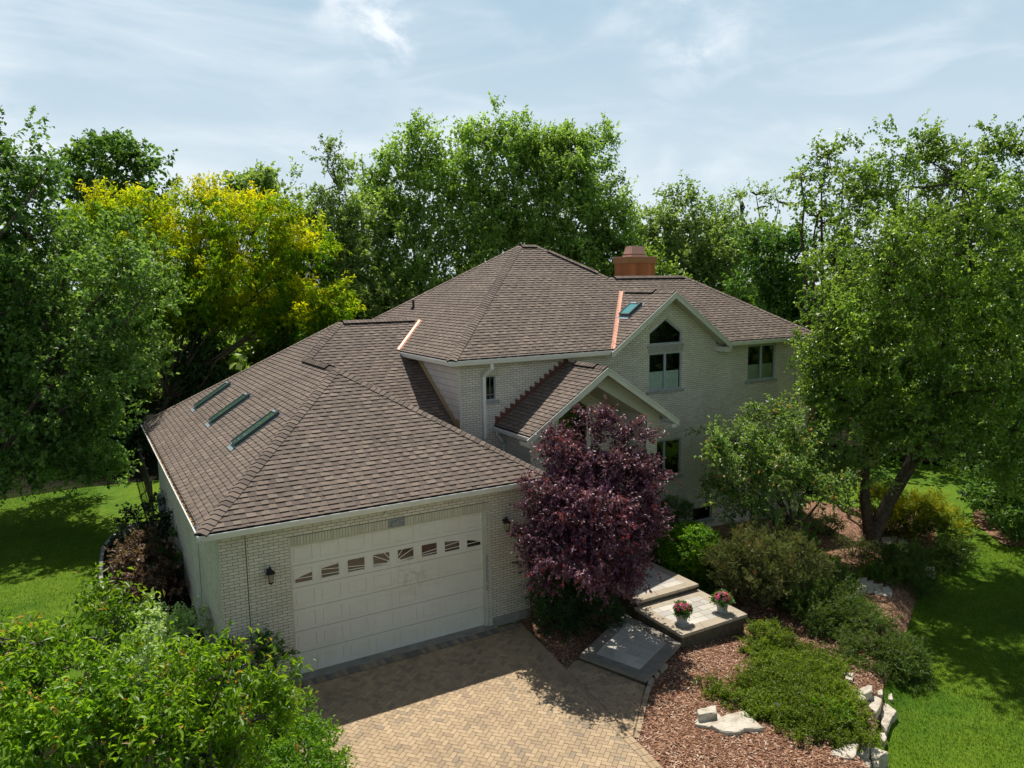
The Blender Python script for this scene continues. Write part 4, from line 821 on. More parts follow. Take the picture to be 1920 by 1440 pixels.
# garage door ---------------------------------------------------------
gd = MB(); W_, H_ = 4.88, 3.067; yd = .13; cw, rh = W_ / 8, H_ / 6; GO = (.018,)
def on(x, z, d=0): return (x, yd + d, z)
glassbits = MB(); trimbits = MB()
def ell(x):  # outer curve of the sunburst, height above the light's lower edge
    u = (x - W_ / 2) / 2.36; return .30 * math.sqrt(max(0, 1 - u * u))
for r in range(6):
    z0, z1 = r * rh + .006, (r + 1) * rh - .006
    for c in range(8):
        x0, x1 = c * cw, (c + 1) * cw; ix0, ix1, iz0, iz1 = x0 + .075, x1 - .075, z0 + .085, z1 - .085
        if c == 0: ix0 += .02
        if c == 7: ix1 -= .02
        def ring(a, b): gd.add([on(a[0], a[2], a[4]), on(a[1], a[2], a[4]), on(a[1], a[3], a[4]), on(a[0], a[3], a[4]), on(b[0], b[2], b[4]), on(b[1], b[2], b[4]), on(b[1], b[3], b[4]), on(b[0], b[3], b[4])], [(0, 1, 5, 4), (1, 2, 6, 5), (2, 3, 7, 6), (3, 0, 4, 7)])
        if r != 4:
            A = (x0, x1, z0, z1, 0); B = (ix0, ix1, iz0, iz1, 0); C_ = (ix0 + .010, ix1 - .010, iz0 + .010, iz1 - .010, .018); D_ = (ix0 + .028, ix1 - .028, iz0 + .028, iz1 - .028, .018); E2 = (ix0 + .040, ix1 - .040, iz0 + .040, iz1 - .040, .003)
            ring(A, B); ring(B, C_); ring(C_, D_); ring(D_, E2); gd.add([on(E2[0], E2[2], E2[4]), on(E2[1], E2[2], E2[4]), on(E2[1], E2[3], E2[4]), on(E2[0], E2[3], E2[4])], [(0, 1, 2, 3)])
        else:
            jx0, jx1, jz0, jz1 = x0 + .07, x1 - .07, z0 + .07, z1 - .07
            if c == 0: jx0 += .02
            if c == 7: jx1 -= .02
            A = (x0, x1, z0, z1, 0); B = (jx0, jx1, jz0, jz1, 0); F = (jx0 + .008, jx1 - .008, jz0 + .008, jz1 - .008, -.012); G_ = (jx0 + .03, jx1 - .03, jz0 + .03, jz1 - .03, -.012); K = (jx0 + .04, jx1 - .04, jz0 + .04, jz1 - .04, .004)
            glassbits.cut(); trimbits.cut(); ring(A, B); ring(B, F); ring(F, G_); ring(G_, K); gx0, gx1, gz0, gz1 = K[0], K[1], K[2], K[3]
            glassbits.add([on(gx0 - .005, gz0 - .005, .012), on(gx1 + .005, gz0 - .005, .012), on(gx1 + .005, gz1 + .005, .012), on(gx0 - .005, gz1 + .005, .012)], [(0, 1, 2, 3)])
            n = 14
            for i in range(n):      # solid area above the fan curve
                xa, xb = gx0 + (gx1 - gx0) * i / n, gx0 + (gx1 - gx0) * (i + 1) / n
                za = min(gz1, gz0 + .01 + ell(xa)) if True else 0; zb = min(gz1, gz0 + .01 + ell(xb))
                if za < gz1 - 1e-4 or zb < gz1 - 1e-4: trimbits.add([on(xa, za, .002), on(xb, zb, .002), on(xb, gz1, .002), on(xa, gz1, .002)], [(0, 1, 2, 3)])
            for aa in (2.2, 6.2, 27, 50, 72):
                for sg in (-1, 1):
                    ca, sa = math.cos(rad(aa)) * sg, math.sin(rad(aa)); ox, oz = W_ / 2, gz0 + .005; t0, t1 = .0, 3.0
                    for p0, dd, lo, hi in ((ox, ca, gx0, gx1), (oz, sa, gz0, gz1)):
                        ta, tb_ = (lo - p0) / dd, (hi - p0) / dd; ta, tb_ = min(ta, tb_), max(ta, tb_); t0, t1 = max(t0, ta), min(t1, tb_)
                    if t1 - t0 > .02: trimbits.bar(on(ox + ca * t0, oz + sa * t0, .004), on(ox + ca * t1, oz + sa * t1, .004), .006, .017, (-sa * sg, 0, abs(ca)))
            if c in (3, 4):
                pr = [on(W_ / 2, gz0, 0)]; vs = []
                for i in range(9):
                    q = math.pi * i / 8; x_ = min(max(W_ / 2 + .20 * math.cos(q), gx0), gx1); vs.append(on(x_, gz0 + .085 * math.sin(q), 0))
                trimbits.add(vs, [tuple(range(9))])
gdo = gd.build("garage_door", M['gdoor'], HO); glassbits.build("window_pane", M['door_glass'], gdo, rec=False); trimbits.build("sunburst_grille", M['gdoor'], gdo, rec=False)
gs = MB(); 
for r in range(1, 6): gs.quad(on(0, r * rh - .006, .006), on(W_, r * rh - .006, .006), on(W_, r * rh + .006, .006), on(0, r * rh + .006, .006))
gs.box(0, yd - .004, -.004, W_, yd + .02, .012); gs.build("section_seals", simple("section_gap", (.40, .37, .33), .8), gdo, rec=False)
jb = MB(); jb.box(4.80, .03, .02, 4.878, .125, 3.06); jb.box(.002, .05, .02, .05, .125, 3.06); jb.box(.05, .06, 3.015, 4.80, .125, 3.062); jb.box(4.90, -.012, .03, 4.965, .005, 3.06); jb.build("door_jamb", M['trim'], HO)
lb = MB(); lb.box(4.83, .0, 1.2, 4.86, .03, 1.9); lb.box(4.835, .002, .98, 4.857, .03, 1.1); lb.build("jamb_bracket", M['frame'], HO)
fn = MB(); fn.box(5.0, -.03, -.1, 6.1, -.002, .22); fn.build("foundation_strip", M['concrete'], HO)

# lanterns, sensor, downspouts, vent ---------------------------------
def lantern(x, z):
    mb = MB(); mb.lathe([(.055, -.02), (.06, 0), (.05, .02), (.0, .03)], (x, -.02, z + .02), 10)
    mb.tube([(x, -.01, z + .02), (x, -.09, z + .10), (x, -.15, z + .13), (x, -.16, z + .08)], [.012, .010, .010, .010], 6)
    mb.lathe([(.0, .16), (.018, .14), (.022, .11), (.035, .09), (.055, .065), (.10, .02), (.105, 0), (.085, -.005)], (x, -.16, z - .02), 8)
    mb.lathe([(.045, -.20), (.03, -.235), (.0, -.25)], (x, -.16, z - .02), 8); mb.lathe([(.05, -.19), (.06, -.2), (.05, -.21)], (x, -.16, z - .02), 8)
    for q in range(4):
        a = q * math.pi / 2 + .78; mb.bar((x + .078 * math.cos(a), -.16 + .078 * math.sin(a), z - .02), (x + .048 * math.cos(a), -.16 + .048 * math.sin(a), z - .22), .008, .008)
    o = mb.build("wall_lantern", M['black'], HO)
    gl = MB(); gl.lathe([(.074, -.01), (.046, -.19)], (x, -.16, z - .02), 8); gl.build("lantern_glass", simple("amber_glass", (.35, .30, .2), .15, .6), o)
lantern(-.45, 2.62); lantern(5.36, 2.72)
ss_ = MB(); ss_.lathe([(.0, .05), (.03, .045), (.04, .01), (.032, -.02), (.0, -.03)], (2.21, -.05, 3.42), 10); ss_.box(2.19, -.03, 3.43, 2.23, .0, 3.47); ss_.build("motion_sensor", M['white_metal'], HO)
ds = MB(); ds.bar((6.64, WY - .05, 4.1), (6.64, WY - .05, 5.98), .09, .07, (0, 1, 0)); ds.bar((6.64, WY - .055, 5.94), (6.74, MY + .09, 6.22), .088, .068, (0, 1, 0)); ds.bar((6.74, MY + .09, 6.18), (6.74, MY + .09, 6.38), .09, .07, (0, 1, 0)); ds.build("downspout", M['white_metal'], HO)
ds = MB(); ds.bar((PL + .10, WY - .10, PE - .13), (PL + .10, WY - .10, PE - .28), .08, .07, (0, 1, 0)); ds.bar((PL + .10, WY - .10, PE - .25), (7.24, WY - .10, PE - .52), .08, .07, (0, 1, 0)); ds.bar((7.24, WY - .10, PE - .48), (7.24, WY - .10, 0), .08, .07, (0, 1, 0)); ds.build("downspout", M['white_metal'], HO)
ds = MB(); ds.bar((-1.49, 3.4, .35), (-1.49, 3.4, 3.4), .07, .09, (1, 0, 0)); ds.bar((-1.49, 3.4, 3.38), (X0 + .06, 3.4, 3.62), .07, .09, (1, 0, 0)); ds.bar((-1.49, 3.4, .38), (-1.75, 3.3, .2), .07, .09, (1, 0, 0)); ds.build("downspout", M['white_metal'], HO)
vp = MB(); vz = ME + P_ * (7.38 - MX); vp.lathe([(.11, -.02), (.09, .02), (.045, .06), (.045, .30), (.035, .30), (.035, .05)], (7.38, 10.31, vz), 12); vp.build("vent_pipe", M['black'], HO)

# skylights -----------------------------------------------------------
def skylight(c, n, upv, length, width, h, glass, name="skylight"):
    n = n.normalized(); V = Vector(upv); V = (V - n * V.dot(n)).normalized(); U = V.cross(n).normalized(); C_ = Vector(c)
    Mx = Matrix.Identity(4)
    for i in range(3): Mx[i][0], Mx[i][1], Mx[i][2], Mx[i][3] = U[i], V[i], n[i], C_[i]
    w, l = width / 2, length / 2; mb = MB(); f = .055
    mb.box(-w, -l, -.02, -w + f, l, h, M=Mx); mb.box(w - f, -l, -.02, w, l, h, M=Mx); mb.box(-w + f, -l, -.02, w - f, -l + f, h - .012, M=Mx); mb.box(-w + f, l - f * 1.6, -.02, w - f, l, h, M=Mx)
    o = mb.build(name, M['sky_frame'], HO)
    g_ = MB(); g_.box(-w + f - .004, -l + f - .004, h - .03, w - f + .004, l - f * 1.6 + .004, h - .018, M=Mx); g_.build("glass", glass, o)
    fl_ = MB(); fl_.box(-w - .03, -l - .16, .018, w + .03, -l, .026, M=Mx); fl_.box(-w - .06, -l, .019, -w, l + .05, .027, M=Mx); fl_.box(w, -l, .019, w + .06, l + .05, .027, M=Mx); fl_.build("flashing", M['sky_flash'], o)
    cl = MB(); cl.box(-w + f, l - f * 1.5, h - .012, w * .2, l - f * .4, h + .004, M=Mx); cl.build("vent_flap", M['frame'], o)
for yy in (10.40, 7.22, 3.52):
    xx = .16; skylight((xx, yy, GE + P_ * (xx - X0)), n_gl, (1, 0, P_), 1.34, .50, .105, M['sky_glass'])
xx = 12.75; skylight((xx, 4.12, ME + GP * (xx - GL)), n_g1, (1, 0, GP), .66, .56, .12, M['sky_glass_teal'])

# chimney -------------------------------------------------------------
ch = MB(); cx0, cx1, cy0, cy1 = 15.70, 17.10, 8.0, 8.85; n = 8
def boards(x0, y0, x1, y1, z0, z1, n):
    L_ = math.dist((x0, y0), (x1, y1)); ux, uy = (x1 - x0) / L_, (y1 - y0) / L_; vx, vy = uy, -ux
    for i in range(n):
        a, b = L_ * i / n + .003, L_ * (i + 1) / n - .003; t_ = random.random()
        q = [(x0 + ux * a, y0 + uy * a), (x0 + ux * b, y0 + uy * b)]; d_ = .012
        ch.add([(q[0][0] + vx * d_, q[0][1] + vy * d_, z0), (q[1][0] + vx * d_, q[1][1] + vy * d_, z0), (q[1][0] + vx * d_, q[1][1] + vy * d_, z1), (q[0][0] + vx * d_, q[0][1] + vy * d_, z1), (q[0][0], q[0][1], z0), (q[1][0], q[1][1], z0), (q[1][0], q[1][1], z1), (q[0][0], q[0][1], z1)], [(0, 1, 2, 3), (0, 3, 7, 4), (1, 5, 6, 2)], t_)
ch.box(cx0 + .004, cy0 + .004, 7.4, cx1 - .004, cy1 - .004, 9.42, 1.0)
boards(cx0, cy0, cx1, cy0, 7.4, 9.42, 7); boards(cx0, cy1, cx0, cy0, 7.4, 9.42, 5); boards(cx1, cy0, cx1, cy1, 7.4, 9.42, 5)
cho = ch.build("chimney", M['cedar'], HO, rec=False)
cc = MB(); cc.box(cx0 - .05, cy0 - .05, 9.38, cx1 + .05, cy1 + .05, 9.62); cc.build("collar", M['cedar_trim'], cho)
cc = MB(); cc.box(cx0 - .07, cy0 - .07, 9.62, cx1 + .07, cy1 + .07, 9.65); cc.build("copper_cap_plate", M['copper_cap'], cho)
cc = MB(); mx_, my_ = (cx0 + cx1) / 2 - .02, (cy0 + cy1) / 2
def frus(z0, z1, w0, d0, w1, d1): cc.add([(mx_ - w0, my_ - d0, z0), (mx_ + w0, my_ - d0, z0), (mx_ + w0, my_ + d0, z0), (mx_ - w0, my_ + d0, z0), (mx_ - w1, my_ - d1, z1), (mx_ + w1, my_ - d1, z1), (mx_ + w1, my_ + d1, z1), (mx_ - w1, my_ + d1, z1)], [(0, 1, 5, 4), (1, 2, 6, 5), (2, 3, 7, 6), (3, 0, 4, 7), (4, 5, 6, 7), (3, 2, 1, 0)])
frus(9.65, 9.71, .40, .30, .38, .28); frus(9.76, 10.08, .37, .28, .28, .20); frus(9.71, 9.76, .26, .20, .26, .20); cc.build("copper_shroud", M['copper_cap'], cho)

# ------------------------------------------------------------------ paving platforms
def slab(name, label, poly, ztop, th, cop_w, coping, side, stone=True, group="stone landing slabs of the front walk"):
    """poly CCW; coping border of width cop_w round a field of flagstones"""
    root = thing(name, label, "landing", (sum(p[0] for p in poly) / len(poly), sum(p[1] for p in poly) / len(poly), hz(poly[0][0], poly[0][1])), group)
    inn = planes_of(poly); ins = poly
    def inset(d):
        n = len(poly); r = []
        for i in range(n):
            a1_, b1_, c1_ = inn[i - 1]; a2_, b2_, c2_ = inn[i]; c1_ -= d; c2_ -= d; det = a1_ * b2_ - a2_ * b1_
            r.append(((b1_ * c2_ - b2_ * c1_) / det, (a2_ * c1_ - a1_ * c2_) / det))
        return r
    field = inset(cop_w); out_ = inset(-.03)
    bk = MB(); bk.prism(inset(.02), -1.0, ztop - .075); bk.build("block_riser", side, root)
    mb = MB(); n = len(poly)
    for i in range(n):
        o0, o1, f0, f1 = out_[i], out_[(i + 1) % n], field[i], field[(i + 1) % n]
        segs = max(1, round(math.dist(o0, o1) / .75))
        for k in range(segs):
            def lp(p, q, t): return (p[0] + (q[0] - p[0]) * t, p[1] + (q[1] - p[1]) * t)
            ta, tb_ = k / segs + (.002 if k else 0), (k + 1) / segs - (.002 if k < segs - 1 else 0)
            mb.prism([lp(o0, o1, ta), lp(o0, o1, tb_), lp(f0, f1, tb_), lp(f0, f1, ta)], ztop - .075, ztop + random.uniform(-.001, .001))
    mb.build("coping", coping, root)
    fs = MB(); u = Vector((poly[1][0] - poly[0][0], poly[1][1] - poly[0][1])).normalized(); v = Vector((-u.y, u.x)); fp = planes_of(field); o0 = Vector(poly[0])
    r = -3
    while r < 14:
        s = -2 + random.uniform(0, .5)
        while s < 5:
            w = random.choice((.3, .45, .6)); q = [o0 + u * (s + .003) + v * (r * .24 + .003), o0 + u * (s + w - .003) + v * (r * .24 + .003), o0 + u * (s + w - .003) + v * (r * .24 + .237), o0 + u * (s + .003) + v * (r * .24 + .237)]
            q = clip_poly([tuple(p) for p in q], fp)
            if len(q) >= 3: paver_solid(fs, q, ztop - .002, random.uniform(.15, 1))
            s += w
        r += 1
    fs.build("flagstones", M['bluestone'], root, rec=False)
    bd = MB(); bd.prism(inset(cop_w - .01), ztop - .07, ztop - .012); bd.build("bedding", M['sand'], root)
    return root
random.seed(31)
slab("stone_landing", "lowest grey slab landing in the maple's shade, turned at an angle to the drive", [(5.87, -2.65), (6.45, -4.23), (8.21, -3.39), (8.05, -1.48)][0:4], .14, .3, .26, M['coping_dark'], M['step_side'])
slab("stone_landing", "middle sunlit stone landing carrying the two flower pots", [(8.27, -3.39), (10.40, -3.39), (10.45, -1.66), (8.30, -1.66)], .33, .4, .27, M['coping'], M['step_side'])
slab("stone_landing", "upper stone landing half under the purple maple, beside the clipped round bush", [(8.34, -1.64), (10.42, -1.64), (10.42, .22), (8.42, .22)], .50, .5, .24, M['coping'], M['step_side'])

# ------------------------------------------------------------------ rocks
ROCKS = [
 ('r1',0.17,.17,[(6.53,-5.71),(6.96,-5.81),(6.77,-6.01),(6.41,-5.89)],"thick pale stone block sitting on top of the flat slabs in the mulch"),
 ('r2',0.04,.11,[(6.27,-5.91),(6.43,-5.84),(6.97,-5.80),(6.88,-6.14),(6.46,-6.13)],"thin curved stone slab directly beneath the pale block in the mulch"),
 ('r3',0.05,.12,[(6.50,-6.12),(7.02,-6.02),(7.43,-6.11),(7.30,-6.74),(6.97,-6.55),(6.75,-6.58),(6.55,-6.38)],"large flat wedge shaped stone slab lying lowest in the mulch near the drive"),
 ('a',-.1,.25,[(10.68,-6.01),(10.84,-6.15),(10.56,-6.32),(10.51,-6.21)],"small brownish stone between the spreading juniper and the feathery conifers"),
 ('b',-.12,.22,[(10.30,-6.62),(10.57,-6.57),(10.79,-6.65),(10.61,-6.77),(10.33,-6.81),(10.31,-6.76)],"squared pale boulder topping the upper part of the stone edging"),
 ('c',-.2,.25,[(10.36,-6.50),(10.46,-6.58),(10.25,-6.89),(10.06,-6.83)],"pale stone wedged between the juniper and the squared topmost boulder"),
 ('d',-.33,.30,[(10.40,-6.79),(10.76,-6.69),(10.81,-6.87),(10.56,-7.01),(10.22,-7.14),(10.26,-6.97)],"long tan stone in the edging just below the squared boulder"),
 ('e',-.56,.30,[(11.01,-6.77),(11.10,-6.79),(10.98,-7.12),(10.69,-7.19),(10.15,-7.43),(10.25,-7.25),(10.58,-7.01)],"biggest flat stone of the edging, pointing out into the lawn"),
 ('f',-.38,.30,[(11.02,-6.57),(11.24,-6.60),(11.02,-6.75),(10.93,-6.69)],"small squarish stone right of the squared boulder under the conifer"),
 ('g',-0.60,.30,[(11.43,-6.60),(11.57,-6.62),(11.33,-6.79),(11.27,-6.72)],"half shaded small stone at the foot of the feathery conifer by the lawn"),
 ('h',-0.60,.30,[(10.04,-7.36),(10.12,-7.41),(9.99,-7.54),(9.83,-7.61),(9.85,-7.54)],"little white stone poking out between juniper and lawn below the big flat stone"),
 ('i',-.1,.25,[(8.72,-7.67),(8.94,-7.66),(8.79,-7.77),(8.70,-7.77)],"small grey stone nearly swallowed by the juniper's lower edge"),
 ('j',-.26,.30,[(9.07,-7.61),(9.24,-7.63),(8.82,-7.95),(8.61,-8.02),(8.55,-7.92)],"narrow upright slab of tan stone at the bottom of the juniper"),
 ('k',-.46,.30,[(9.23,-7.69),(9.32,-7.76),(9.39,-7.98),(9.00,-7.98),(8.95,-7.92)],"jagged pointed stone reaching towards the lawn near the bottom edging"),
 ('l',-.1,.28,[(7.87,-7.80),(8.33,-7.84),(8.51,-7.93),(8.07,-8.15),(7.90,-8.07),(7.83,-7.88)],"broad pale stone with a grey front between mulch and juniper"),
 ('m',-.32,.30,[(8.41,-7.98),(8.60,-7.97),(8.66,-8.06),(8.59,-8.16),(8.41,-8.24),(8.21,-8.12)],"rounded white stone lowest in the photo beside the broad pale stone"),
 ('n',-.46,.30,[(8.87,-7.98),(9.00,-8.04),(8.84,-8.15),(8.72,-8.10)],"small square stone low in the edging under the jagged stone"),
 ('o',-0.1,.30,[(15.65,-2.75),(16.00,-2.87),(15.39,-3.31),(15.02,-3.26)],"wide grey step stone beside the low green bush on the slope"),
 ('p',-0.22,.30,[(16.08,-2.82),(16.24,-2.92),(15.55,-3.41),(15.33,-3.36)],"first narrow grey stone below the wide step stone on the slope"),
 ('q',-0.28,.30,[(16.10,-3.02),(16.37,-3.14),(15.69,-3.62),(15.45,-3.51)],"second narrow grey stone below the wide step stone, streaked with shade"),
 ('r',-0.45,.30,[(15.77,-3.30),(15.90,-3.38),(15.58,-3.62),(15.45,-3.54)],"small stone squeezed in front of the two narrow grey stones"),
 ('s',-0.50,.30,[(16.06,-3.31),(16.32,-3.33),(16.16,-3.59),(15.66,-3.87),(15.65,-3.65)],"rounded grey stone nearest the lawn in the group on the slope"),
 ('t',-0.52,.15,[(20.70,-0.20),(21.26,-0.42),(20.38,-0.94),(20.11,-0.64)],"flat dark stone just right of the big tree's trunk"),
 ('u',-0.60,.15,[(19.95,-0.97),(20.24,-1.09),(19.65,-1.46),(19.49,-1.29)],"lighter flat stone at the foot of the big tree"),
 ('v',-0.62,.15,[(21.08,-0.57),(21.23,-0.80),(20.20,-1.42),(20.11,-1.24)],"long dark stone between the big tree and the gold juniper"),
 ('w',-0.55,.25,[(19.94,-1.77),(20.16,-2.02),(19.64,-2.32),(19.47,-2.10)],"pale stone between the dark evergreen mound and the small juniper by the lawn"),
 ('x',-0.60,.25,[(19.54,-2.48),(19.72,-2.70),(19.32,-2.98),(19.08,-2.83)],"pale rounded stone at the lawn's edge right of the dark evergreen mound"),
]
def rock(poly, zt, h, label, seed):
    random.seed(seed); b = bmesh.new(); cx = sum(p[0] for p in poly) / len(poly); cyy = sum(p[1] for p in poly) / len(poly); n = len(poly)
    lift = zt = max(zt, hz(cx, cyy) + .05)
    top = [b.verts.new((x, y, lift + random.uniform(-.012, .012))) for x, y in poly]
    zb = min(zt - h, hz(cx, cyy) - .08)
    bot = [b.verts.new((x + (x - cx) * random.uniform(-.02, .10), y + (y - cyy) * random.uniform(-.02, .10), zb)) for x, y in poly]
    b.faces.new(top); b.faces.new(bot[::-1])
    for i in range(n): b.faces.new((top[i], bot[i], bot[(i + 1) % n], top[(i + 1) % n]))
    bmesh.ops.recalc_face_normals(b, faces=b.faces)
    bmesh.ops.bevel(b, geom=[e for e in b.edges], offset=.014, segments=1, affect='EDGES')
    bmesh.ops.triangulate(b, faces=b.faces); bmesh.ops.subdivide_edges(b, edges=[e for e in b.edges if e.calc_length() > .10], cuts=1, use_grid_fill=False)
    bmesh.ops.triangulate(b, faces=b.faces); bmesh.ops.subdivide_edges(b, edges=[e for e in b.edges if e.calc_length() > .09], cuts=1)
    for v in b.verts:
        p = v.co; k = math.sin(p.x * 31 + seed) * math.sin(p.y * 27 + seed * 2) + math.sin(p.z * 60 + seed)
        v.co += Vector((random.uniform(-1, 1), random.uniform(-1, 1), random.uniform(-.5, .5))) * .008 + Vector((0, 0, .006 * k))
    me = bpy.data.meshes.new("rock"); b.to_mesh(me); b.free(); me.materials.append(M['rock'])
    return tag(link("rock", me), label, "rock", "limestone rocks set in the garden beds")
for i, (k, zt, h, pl, lb_) in enumerate(ROCKS): rock(pl, zt, h, lb_, i + 3)
EB = [([(7.07,-3.93),(7.39,-3.78),(7.37,-3.91),(7.04,-4.07)], "pale edging block nearest the middle landing's corner"), ([(6.82,-4.05),(6.99,-3.96),(6.98,-4.09),(6.78,-4.18)], "short pale edging block second along the lowest slab"),
      ([(6.47,-4.28),(6.69,-4.10),(6.73,-4.20),(6.48,-4.39)], "pale edging block at the lowest slab's front corner"), ([(6.18,-4.53),(6.39,-4.36),(6.43,-4.43),(6.21,-4.62)], "pale edging block where the brick walk meets the mulch")]
for pl, lb_ in EB:
    mb = MB(); mb.prism(pl[::-1], -.06, .055); b_ = mb.build("edging_block", M['coping'])
    tag(b_, lb_, "edging block", "pale edging blocks beside the walk")

# ------------------------------------------------------------------ foliage builder
def unit(v): return v / np.maximum(np.linalg.norm(v, axis=1, keepdims=True), 1e-9)
def leaf_mesh(name, P, D, N, Ln, Wd, tone, mat, parent, fold=.25):
    n = len(P); D = unit(D); Sd = unit(np.cross(D, N)); N = np.cross(Sd, D); Ln = Ln[:, None]; Wd = Wd[:, None]
    V = np.empty((n, 4, 3), np.float32); mid = P + D * Ln * .45
    V[:, 0] = P; V[:, 1] = mid + Sd * Wd * .5 + N * Wd * fold; V[:, 2] = P + D * Ln - N * Ln * .12; V[:, 3] = mid - Sd * Wd * .5 + N * Wd * fold
    me = bpy.data.meshes.new(name); me.vertices.add(n * 4); me.vertices.foreach_set("co", V.ravel())
    base = (np.arange(n) * 4)[:, None]; idx = (base + np.array([0, 1, 2, 0, 2, 3])).astype(np.int32).ravel()
    me.loops.add(n * 6); me.loops.foreach_set("vertex_index", idx); me.polygons.add(n * 2); me.polygons.foreach_set("loop_start", np.arange(0, n * 6, 3, dtype=np.int32))
    at = me.attributes.new("tone", 'FLOAT', 'POINT'); at.data.foreach_set("value", np.repeat(tone.astype(np.float32), 4))
    me.update(calc_edges=True); me.materials.append(mat)
    return link(name, me, parent)
def lobes_points(lobes, dens, rng, shell=.42, lump=.22, under=.55, size=.5):
    """clump centres spread through the outer volume of overlapping rounded lobes"""
    C_, O_ = [], []
    for (x, y, z, rh, rv) in lobes:
        area = 4 * math.pi * ((rh * rh * 2 + rh * rv) / 3); n = max(6, int(area * dens / (size * size)))
        d = unit(rng.normal(size=(n, 3))); kp = rng.random(n) < np.where(d[:, 2] < -.2, under, 1); d = d[kp]; n = len(d)
        ph = rng.uniform(0, 6, 3); lm = 1 + lump * (np.sin(d[:, 0] * 5 + ph[0]) * np.sin(d[:, 1] * 5 + ph[1]) + .6 * np.sin(d[:, 2] * 7 + ph[2] + d[:, 0] * 3))
        r = rng.random(n) ** shell * lm
        p = np.array([x, y, z]) + d * r[:, None] * np.array([rh, rh, rv]); C_.append(p); O_.append(d)
    return np.concatenate(C_), np.concatenate(O_)
def foliage(name, lobes, mat, parent, seed=1, dens=1.0, size=.5, tw=7, lf=10, L_=.1, W_=.055, up=.3, droop=.35, shell=.42, lump=.22, under=.55, spread=.9, tonep=(.5, .45), fold=.25, hz_n=.9, gap=0.0, tl=1.0, top=0.0):
    rng = np.random.default_rng(seed); C_, O_ = lobes_points(lobes, dens, rng, shell, lump, under, size)
    if gap:
        k = .9 / size; f = np.sin(C_[:, 0] * k * 1.7 + 1) * np.sin(C_[:, 1] * k * 1.5 + 2) * np.sin(C_[:, 2] * k * 1.9 + seed); kp = f < gap; C_, O_ = C_[kp], O_[kp]
    n = len(C_); nt = n * tw
    B = np.repeat(C_, tw, 0) + rng.normal(size=(nt, 3)) * size * .22
    Dt = unit(np.repeat(O_, tw, 0) * .8 + rng.normal(size=(nt, 3)) * spread * .75 + np.array([0, 0, up])); Lt = size * tl * rng.uniform(.5, 1.2, nt)
    ct = rng.normal(size=n) * .16
    nl = nt * lf; t = np.tile((np.arange(lf) + .5) / lf, nt) + rng.normal(size=nl) * .04; Dr = np.repeat(Dt, lf, 0)
    P = np.repeat(B, lf, 0) + Dr * (t * np.repeat(Lt, lf))[:, None] + np.array([0, 0, -1]) * (droop * .3 * t ** 2 * np.repeat(Lt, lf))[:, None]
    D = unit(Dr * .55 + rng.normal(size=(nl, 3)) * .75 + np.array([0, 0, -droop])); N = unit(rng.normal(size=(nl, 3)) * .62 + np.array([0.08, 0.16, hz_n]))
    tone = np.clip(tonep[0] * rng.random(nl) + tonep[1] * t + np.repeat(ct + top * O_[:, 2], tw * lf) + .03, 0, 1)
    s = rng.uniform(.55, 1.4, nl)
    return leaf_mesh(name, P, D, N, L_ * s, W_ * s, tone, mat, parent, fold), C_
def limbs(name, base, fork, lobes, pts, r0, mat, parent, seed=1, extra=60, lean=None, rt=.018, sub=None):
    rng = random.Random(seed); mb = MB(); base = Vector(base); fork = Vector(fork)
    mid = (base + fork) / 2 + Vector((rng.uniform(-.1, .1), rng.uniform(-.1, .1), 0))
    mb.tube([base + Vector((0, 0, -.15)), base + Vector((0, 0, .05)), base + (mid - base) * .35, mid, fork], [r0 * 1.7, r0 * 1.35, r0 * 1.02, r0 * .92, r0 * .8], 9)
    tips = []
    for l in lobes:
        e = Vector(l[:3]); a = fork + (base - fork) * rng.uniform(0, .12); d = (e - a); k = 6; pts_ = [a]
        for i in range(1, k + 1):
            t = i / k; pts_.append(a + d * t + Vector((rng.uniform(-1, 1), rng.uniform(-1, 1), rng.uniform(-1, 1))) * d.length * .035 + Vector((0, 0, 1)) * math.sin(t * math.pi) * d.length * .06)
        ra = min(r0 * .5, .04 + .014 * d.length); mb.tube(pts_, [ra * (1 - .75 * i / k) for i in range(k + 1)], 6); tips += pts_[2:]
    for j in range(extra):
        e = Vector(pts[rng.randrange(len(pts))]); a = min(tips, key=lambda q: (q - e).length_squared); d = e - a
        if d.length < .1: continue
        m_ = a + d * .5 + Vector((rng.uniform(-1, 1), rng.uniform(-1, 1), rng.uniform(0, 1))) * d.length * .12; mb.tube([a, m_, e], [rt * 1.6, rt, rt * .3], 4, caps=False)
    return mb.build(name, mat, parent, smooth=True, rec=False)
def tree(key, name, label, cat, mat, r0, forkf=.35, bark='bark', group=None, seed=1, extra=80, rt=.02, **kw):
    base, lb_ = TREES[key]; lowest = min(l[2] - l[4] for l in lb_); cx = np.mean([l[0] for l in lb_]); cyy = np.mean([l[1] for l in lb_]); cz = np.mean([l[2] for l in lb_])
    root = thing(name, label, cat, base, group); cr, pts = foliage("crown", lb_, mat, root, seed=seed, **kw)
    fork = (base[0] + (cx - base[0]) * forkf, base[1] + (cyy - base[1]) * forkf, base[2] + (cz - base[2]) * forkf + .0)
    limbs("trunk", base, fork, lb_, pts.tolist(), r0, M[bark], root, seed, extra, rt=rt); return root

